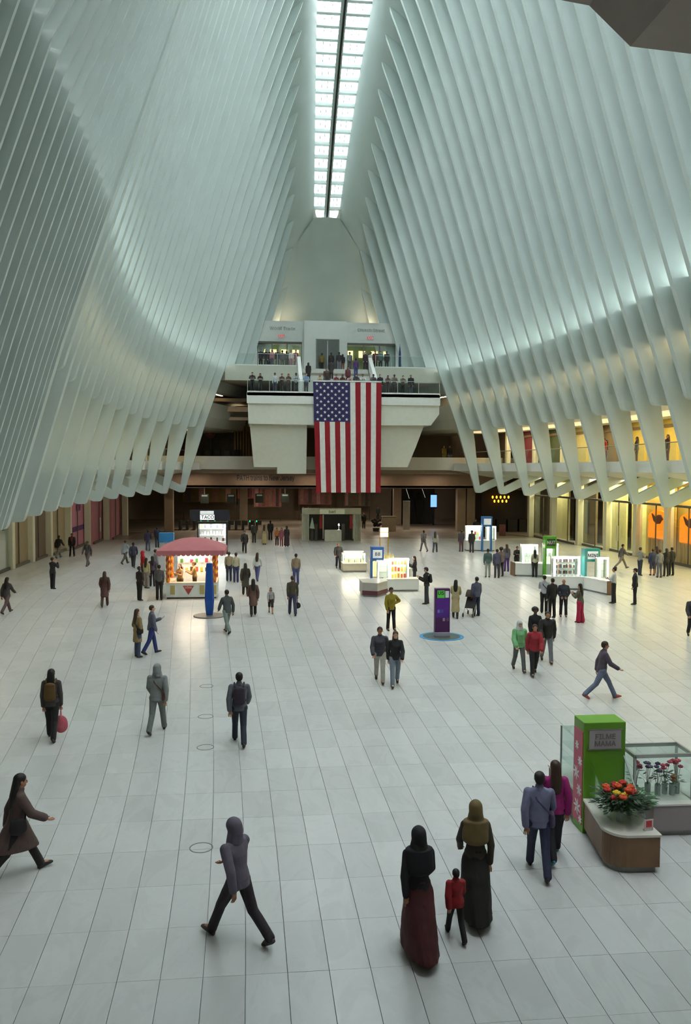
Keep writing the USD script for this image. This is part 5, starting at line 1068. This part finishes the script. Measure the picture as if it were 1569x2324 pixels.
# green and teal sign kiosks on the right
k = thing('kiosk', 'white lit kiosk with a green cube sign, behind the teal one', 'kiosk', (0, 0, 0))
counter(k, [(9.0, 49.0), (11.0, 48.4), (12.9, 50.4), (12.9, 51.2), (10.8, 49.4), (9.0, 49.8)], .8, KW, M('e2e3e0', .3))
obj('end_panel', b2(8.93, 8.99, 49.0, 49.8, .0, .82), WOOD, k)
lit_case(k, 9.5, 10.35, 49.05, 49.6, .8, 1.9, .09); lit_case(k, 10.85, 11.6, 49.0, 49.5, .8, 1.95, .09)
cube_sign(k, 10.42, 11.12, 47.8, 48.3, 1.78, 2.5, '4a9a24', M('3a3f38', .3), 'NUT', 0, 'b9c4b0')
rect_light(k+'/case_lamp', (9.9, 49.3, 1.86), .7, .4, (1, .98, .92), 12); rect_light(k+'/case_lamp_001', (11.2, 49.2, 1.9), .6, .4, (1, .98, .92), 12)
goods(12, 9.55, 10.3, 49.4, (.82, 1.18, 1.54), ('dcdcd8', 'b0b4b2', 'c9c2b4'), 'packet', 'left of the green sign', 'white boxes under the green sign', w=.14, h=.2)
goods(9, 10.9, 11.55, 49.3, (.82, 1.18, 1.54), ('dcdcd8', '9aa49e', 'c9c2b4'), 'packet', 'right of the green sign', 'pale boxes right of the green sign', w=.14, h=.2)
k = thing('kiosk', 'white lit kiosk with a teal cube sign and racks of phone cases', 'kiosk', (0, 0, 0))
counter(k, [(9.0, 43.3), (10.9, 43.0), (11.4, 41.2), (11.75, 41.2), (11.6, 43.8), (9.0, 44.0)], .72, KW, M('e2e3e0', .3))
obj('end_panel', b2(11.4, 11.76, 41.12, 41.19, .05, .73), WOOD, k)
lit_case(k, 9.4, 10.75, 43.35, 43.85, .72, 1.76, .1); lit_case(k, 11.5, 11.95, 42.4, 42.9, .72, 1.8, .08)
cube_sign(k, 11.05, 11.85, 43.2, 43.7, 1.5, 2.2, '1d8f86', PANEL, 'MINI', 0)
obj('teal_side', b2(11.0, 11.06, 43.2, 43.7, .0, 2.2), M('3f8f92', .4), k)
rect_light(k+'/case_lamp', (10.1, 43.5, 1.7), 1.1, .3, (1, .95, .88), 14)
for r_ in range(3):
    goods(14, 9.5, 10.65, 43.72, (.8+.32*r_,), ('4a3236', '2b2a30', 'b89a88', '7a4a4a', '3a4a5a', 'c0b0a0', '1f1f22'), f'phone case in the {["bottom", "middle", "top"][r_]} row', 'by the teal sign', f'{["bottom", "middle", "top"][r_]} row of phone cases in the teal sign kiosk', cat='phone case', w=.075, h=.2)
goods(8, 9.15, 10.9, 43.28, (.72,), ('dfe3e4', 'c9d2d6'), 'leaflet holder', 'at the teal sign counter', 'white holders on the teal sign kiosk counter', w=.12, h=.12)
# far white kiosk with blue sign
k = thing('kiosk', 'far white lit kiosk with a blue cube sign, right rear of the hall', 'kiosk', (0, 0, 0))
counter(k, [(9.9, 64.6), (12.1, 64.2), (12.1, 65.2), (9.9, 65.4)], .85, KW, M('e2e3e0', .3))
lit_case(k, 9.95, 11.2, 64.75, 65.2, .85, 1.98, .08); lit_case(k, 11.75, 12.4, 65.2, 65.7, .85, 1.9, .09)
cube_sign(k, 11.0, 11.8, 64.0, 64.5, 1.95, 2.75, '2868a8', PANEL, '', 0)
rect_light(k+'/case_lamp', (10.6, 64.9, 1.9), 1.0, .4, (1, 1, .95), 12)
goods(6, 10.6, 11.15, 65.0, (.86, 1.25), ('c9d84a', 'c83a3a', 'dcdcd8'), 'packet', 'of the far blue-sign kiosk', 'packets in the far white kiosk', w=.14, h=.25)
# white stall with portal frame below the flag
k = thing('market_stall', 'pale portal-framed stall with lettered beam and white counter, below the flag', 'stall', (0, 74.2, 0))
FR = M('a8a894', .5)
for x in (-2.32, 2.32):
    for q in range(5): obj('lattice_bar', b2(x-.28+.12*q, x-.22+.12*q, -.06, .06, 0, 2.9), FR, k)
    obj('post_frame', J(b2(x-.32, x-.27, -.1, .1, 0, 2.95), b2(x+.27, x+.32, -.1, .1, 0, 2.95), b2(x-.3, x+.3, .06, .1, 0, 2.9)), M('b4b49c', .5), k)
obj('beam', b2(-2.62, 2.62, -.12, .12, 2.4, 2.95), FR, k)
obj('beam_panel', b2(-1.05, 1.15, -.16, -.12, 2.42, 2.86), M('c4c6ae', .5, emit=.12), k)
obj('beam_lettering', text('bari', .26, .02, True, '-y', (.05, -.17, 2.64)), M('6a6a56', .5), k)
obj('counter', rbox((.1, -.3, .52), (1.5, .6, 1.02), .02), M('b9b9ac', .45), k)
for x in (-.95, 1.75): obj('red_banner', b2(x-.12, x+.12, -.02, .02, 1.1, 2.3), M('8a1f16', .6), k); obj('pale_banner', b2(x+.16, x+.26, -.02, .02, .2, 2.35), M('b0a89c', .6), k)
obj('back_panel', b2(-2.0, 2.0, 1.2, 1.3, 0, 2.5), M('2a2824', .6), k)
for x in (-1.7, -1.35, 1.1, 2.0): obj('rack', rbox((x, .6, .75), (.28, .3, 1.5), .02), M('4a4a46', .5), k)
obj('table_lamp', J(lathe([(.1, 1.03), (.1, 1.05), (.015, 1.06), (.015, 1.4), (.09, 1.4), (.05, 1.6)], 14, (.62, -.4, 0))), M('f3ece0', .4, emit=1.5), k)
obj('hanging_garment', hull([(-1.75, -.05, 2.1), (-1.7, -.05, 2.1), (-1.95, -.1, 1.15), (-1.5, -.1, 1.1), (-1.95, .05, 1.15), (-1.5, .05, 1.1)]), M('9fb3a8', .7), k)
# white pharmacy-like kiosk behind the pink canopy
k = thing('kiosk', 'brightly lit white shelf kiosk with a small lettered light sign, behind the pink canopy', 'kiosk', (0, 0, 0))
obj('base', b2(-10.9, -8.85, 63.0, 64.0, 0, .42), KW, k)
obj('back_panel', b2(-10.9, -8.85, 64.0, 64.1, 0, 2.25), M('dcdcd6', .4, emit=.35), k)
for x in (-10.95, -8.82): obj('frame_post', b2(x-.05, x+.05, 63.0, 64.1, 0, 2.35), BLACK, k)
obj('roof', b2(-11.0, -8.75, 62.9, 64.1, 2.3, 2.42), BLACK, k)
for z in (.9, 1.4, 1.9): obj('shelf', b2(-10.85, -8.9, 63.5, 64.0, z-.02, z+.02), KW, k)
obj('sign_box', b2(-11.5, -8.6, 62.6, 62.85, 2.55, 3.35), M('191c2a', .5), k)
obj('light_sign', b2(-10.75, -9.7, 62.55, 62.6, 2.62, 3.0), M('e8ebe8', .4, emit=.9), k); obj('light_sign', b2(-10.75, -9.75, 62.55, 62.6, 3.03, 3.28), M('c9cfcf', .4, emit=.6), k)
obj('sign_lettering', text('TACO', .24, .02, True, '-y', (-10.2, 62.53, 2.82)), BLACK, k)
obj('lamp_tube', b2(-9.05, -8.95, 63.45, 63.5, 1.2, 2.2), M('ffffff', .4, emit=6, mottle=0), k)
rect_light(k+'/roof_lamp', (-9.85, 63.3, 2.25), 1.8, .6, (1, 1, .96), 45)
goods(24, -10.8, -9.0, 63.7, (.92, 1.42, 1.92), ('d9d9d4', '8a8f90', 'c9d23a', '5a3a3a', 'b0b4b2', '2c2e34'), 'packet', 'behind the pink canopy', 'packets in the bright white shelf kiosk', w=.16, h=.3)
s_ = thing('sign_board', 'blue cube sign peeking over the left slope of the pink canopy', 'sign', (-13.15, 53.0, 0))
obj('sign_box', rbox((1.0, 0, 2.1), (.9, .5, .6), .02), M('2f78b0', .4), s_); obj('sign_post', b2(.9, 1.1, -.1, .1, 0, 1.8), KW, s_); obj('base_plate', lathe([(.0, 0), (.3, 0), (.3, .03), (.0, .03)], 24, (1.0, 0, 0)), KG, s_)
# blue banner on the upper deck
k = thing('banner', 'narrow dark blue feather banner at the right end of the upper deck', 'banner', (6.35, 76.0, DECKZ))
obj('blade', poly_ext([(-.12, .15), (.12, .15), (.1, 1.5), (.0, 2.3), (-.1, 1.6)], .03, 'y', -.015), M('1c2f66', .6), k)
obj('pole', tube([(.0, .02, 0), (.0, .02, 2.35)], .02, 6), STEEL, k); obj('foot', lathe([(.0, 0), (.22, 0), (.22, .03), (.0, .03)], 20), KG, k)
# dark fitting under the skylight rail
Yf = 62.2
k = thing('light_fitting', 'small dark fitting hanging beside the centre rail of the skylight', 'light fitting', (-.45, Yf, zsky(Yf)-.55))
obj('arm', tube([(.5, 0, .25), (.2, 0, .2), (0, 0, .15)], .06, 8), M('2a2422', .5), k); obj('head', rbox((-.1, 0, .08), (.75, .3, .28), .05), M('3a2c2c', .5), k)
# ---------------------------------------------------------------- the dim concourse at the back
for i in range(12):
    x = -14.6+i*.72
    t = thing('turnstile', f'dark fare gate, {ORD[i]} from left in the row in the dim concourse', 'turnstile', (x, 88.5, 0), 0, 'fare gates in the dim concourse')
    obj('cabinet', rbox((0, 0, .5), (.24, 1.5, 1.0), .04), M('2b2925', .4, .3), t)
    obj('wing', b2(.12, .5, -.02, .02, .5, .95), M('4a4a42', .3, .4), t)
    if i in (3, 4, 5, 10, 11): obj('green_lamp', box((0, -.76, .93), (.1, .02, .16)), M('18d870', .4, emit=3.0), t)
for i, (x, y, w, h, c, lb) in enumerate(((-5.4, 104, 3.4, 2.6, '8a5a54', 'salmon pink poster wall left of the flag foot in the dim concourse'), (-8.0, 105, 2.2, 1.6, '9a4a4a', 'small red and pink poster, left of the salmon one'),
        (.6, 106, 4.2, 2.4, '7a4e4c', 'faded rose poster wall behind the central stall'), (-12.5, 104, 6.5, 2.0, '5a4a1c', 'long dull yellow panel above the fare gates'), (6.0, 106, 3.4, 2.6, '5a5440', 'olive shop panel right of the flag foot in the dim concourse'))):
    p = thing('poster_panel', lb, 'poster', (x, y, 0)); obj('board', b2(-w/2, w/2, -.05, .05, 4.3-h, 4.3), M(c, .7, mottle=.3, scale=1.3), p)
    for q in range(4): obj('printed_strip', b2(-w/2+w*(q+.2)/4, -w/2+w*(q+.62)/4, -.065, -.05, 4.4-h, 4.1), M(('a8787a', '6a4a3a', '8e6a5c', '4a3a34')[(q+i) % 4], .7, mottle=.2), p)
    for q in (-w/2+.1, w/2-.1): obj('leg', b2(q-.05, q+.05, -.04, .04, 0, 4.3-h), M('3a342c', .6), p)
for i, (x, y, sc_) in enumerate(((-12.2, 90, 1), (-9.4, 90, 1), (-6.4, 92, 1), (-3.6, 92, .9))):
    p = thing('hanging_screen', ['dark hanging screen, leftmost above the fare gates', 'dark hanging screen, second from left above the fare gates', 'dark green hanging screen over the left concourse', 'dark hanging screen with white lamp, nearest the poster wall'][i], 'screen', (x, y, 3.0))
    obj('panel', rbox((0, 0, .2), (.9, .12, 1.0), .03), M('20241f', .3), p); obj('hanger', b2(-.04, .04, -.03, .03, .7, 1.5), M('3a362e', .5), p); obj('glow', b2(-.3, .3, -.07, -.06, .45, .6), M('6a7a70', .4, emit=.25), p)
p = thing('glowing_screen', 'small glowing pale blue screen at the right of the dim concourse', 'screen', (13.6, 95, 2.2))
obj('frame', rbox((0, 0, .6), (.85, .12, 1.7), .03), M('161616', .4), p); obj('screen', b2(-.36, .36, -.08, -.06, -.1, 1.3), M('6fa0e6', .4, emit=1.6, mottle=.2, scale=2), p); obj('stand', b2(-.1, .1, -.05, .05, -2.2, -.2), M('161616', .4), p)
p = thing('white_pillar', 'slim pale rectangular pillar standing in the right half of the dim concourse', 'pillar', (9.2, 88, 0)); obj('shaft', rbox((0, 0, 1.5), (.7, .4, 3.0), .03), M('8f8880', .5), p); obj('cap', rbox((0, 0, 3.03), (.74, .44, .08), .02), M('8f8880', .5), p)
p = thing('desk', 'low beige block left of the slim pale pillar in the dim concourse', 'desk', (7.0, 86, 0)); obj('body', rbox((0, 0, .75), (1.4, .8, 1.5), .06), M('857664', .5), p); obj('top', rbox((0, 0, 1.53), (1.5, .9, .06), .02), M('9a8c7a', .5), p)
p = thing('plant_tub', 'dark bushy plant in a low tub left of the beige block', 'plant', (5.6, 85.6, 0)); obj('tub', lathe([(.0, 0), (.3, 0), (.36, .35), (.32, .36), (.0, .3)], 18), M('2a2622', .6), p)
obj('foliage', J(*[ell((rng.gauss(0, .2), rng.gauss(0, .2), .6+rng.random()*.7), (.16, .16, .13), 1) for _ in range(22)]), M('15180f', .8), p, kind='stuff')
# big black shop front with figures, and the amber-lit shop on the right
p = thing('shop_display', 'black shop display with huge dark figures, right of the pale pillar', 'display', (11.6, 97, 0))
obj('backdrop', b2(-2.6, 2.6, .3, .4, 0, 4.4), M('1b1612', .7), p)
for q, (x, h) in enumerate(((-1.5, 3.6), (-.4, 4.0), (.7, 3.7))): obj('figure', J(hull([(x-.2, 0, .2), (x+.2, 0, .2), (x-.5, 0, h*.75), (x+.5, 0, h*.75), (x-.45, .2, h*.5), (x+.45, .2, h*.5), (x, .1, h*.84)]), ell((x, .05, h*.9), (.24, .2, .3), 2)), M('0c0b0b', .7), p)
obj('light_slash', J(tube([(-.9, -.1, 4.2), (-.5, -.1, 3.0)], .03, 6), tube([(1.0, -.1, 4.2), (1.4, -.1, 3.1)], .03, 6)), M('d8d0c0', .4, emit=.5), p)
p = thing('shop', 'dark shop with amber lamps at the right end of the hall', 'shop', (19.2, 82.5, 0))
obj('back_panel', b2(-2.6, 2.6, 2.5, 2.6, 0, 4.6), M('1c130a', .7), p); obj('ceiling_panel', b2(-2.6, 2.6, -1.5, 2.5, 4.4, 4.6), M('2a1d0e', .7), p)
for q in range(9): obj('amber_lamp', ell((-1.6+.42*(q % 5)+.2*(q//5), 2.0, 3.6-.42*(q//5)), (.1, .1, .16), 1), M('ffae2a', .4, emit=2.6, mottle=0), p)
for q in range(4): obj('shelf', b2(-2.4+q*1.2, -1.4+q*1.2, 1.8, 2.3, 0, 1.3), M('120e0a', .7), p)
p = thing('sandwich_board', 'reddish sandwich board in front of the amber-lit shop', 'sign', (17.2, 79.5, 0), -10); obj('board', b2(-.3, .3, -.03, .03, .05, 1.1), M('6a3a34', .6, mottle=.3), p); obj('foot', b2(-.3, .3, -.15, .15, 0, .05), M('3a2c28', .6), p)
# shops on the level behind the overlook, left
for x0, w, lb in ((-10.35, .62, 'left'), (-9.4, .8, 'right')):
    p = thing('lit_window', f'yellow lit shop window on the back level left of the overlook, {lb} one', 'window', (x0, 84.5, 10.45)); obj('pane', b2(-w/2, w/2, -.03, .03, -.4, .45), M('ffe07a', .4, emit=1.1, mottle=.1), p); obj('frame', J(b2(-w/2-.08, -w/2, -.06, .06, -.45, .5), b2(w/2, w/2+.08, -.06, .06, -.45, .5), b2(-w/2-.08, w/2+.08, -.06, .06, .45, .53)), M('4a3a20', .6), p)
p = thing('round_sign', 'dark red round sign on the back level left of the overlook', 'sign', (-11.25, 84.3, 9.95)); obj('disc', (lambda m: (m[0][:, [0, 2, 1]], m[1][:, ::-1]))(lathe([(.0, -.05), (.52, -.05), (.52, .05), (.0, .05)], 32)), M('6a1a18', .5), p); obj('emblem', poly_ext([(-.2, -.2), (.2, -.2), (0, .22)], .02, 'y', -.08), M('8a3a34', .5), p); obj('stem', b2(-.06, .06, -.04, .04, -2.95, -.5), M('2a201c', .6), p)
for q in range(5): 
    p = thing('shop_rack', f'dark clothes rack, {ORD[q]} from left on the back level left of the overlook', 'rack', (-12.4+q*.95, 83.4, 7.0), 0, 'clothes racks on the back level'); obj('rail', tube([(-.35, 0, 0), (-.35, 0, 1.3), (.35, 0, 1.3), (.35, 0, 0)], .03, 6), BLACK, p); obj('clothes', rbox((0, 0, .85), (.62, .4, .8), .08), M(('28281c', '3a3626', '1c1e1a', '33302a', '201c18')[q], .8), p)
obj('level_shopfront', J(b2(-14.8, -7.6, 84.8, 84.9, 7.0, 12.6)), M('3a2f22', .7, mottle=.2), wb)
obj('timber_front', J(*[b2(-8.9+.28*i, -8.74+.28*i, 84.4, 84.6, 7.0, 11.6) for i in range(7)]), M('7a5a2a', .6), wb)
# ---------------------------------------------------------------- every thing's origin goes to its own base
for prim in stage.GetPrimAtPath('/World').GetChildren():
    if not prim.IsA(UsdGeom.Xform) or prim.GetCustomDataByKey('kind') == 'structure': continue
    t = prim.GetAttribute('xformOp:translate')
    if not t or any(t.Get()): continue
    ms = [m for m in prim.GetChildren() if m.IsA(UsdGeom.Mesh)]
    P_ = [np.array(m.GetAttribute('points').Get()) for m in ms]
    lo_, hi_ = np.min([p.min(0) for p in P_], 0), np.max([p.max(0) for p in P_], 0)
    base = np.array([(lo_[0]+hi_[0])/2, (lo_[1]+hi_[1])/2, lo_[2]])
    t.Set(Gf.Vec3d(*map(float, base)))
    for m, p in zip(ms, P_): m.GetAttribute('points').Set(Vt.Vec3fArray.FromNumpy((p-base).astype(np.float32)))
    for l in prim.GetChildren():
        if l.HasAPI(UsdLux.LightAPI): l.GetAttribute('xformOp:translate').Set(Gf.Vec3d(*map(float, np.array(l.GetAttribute('xformOp:translate').Get())-base)))
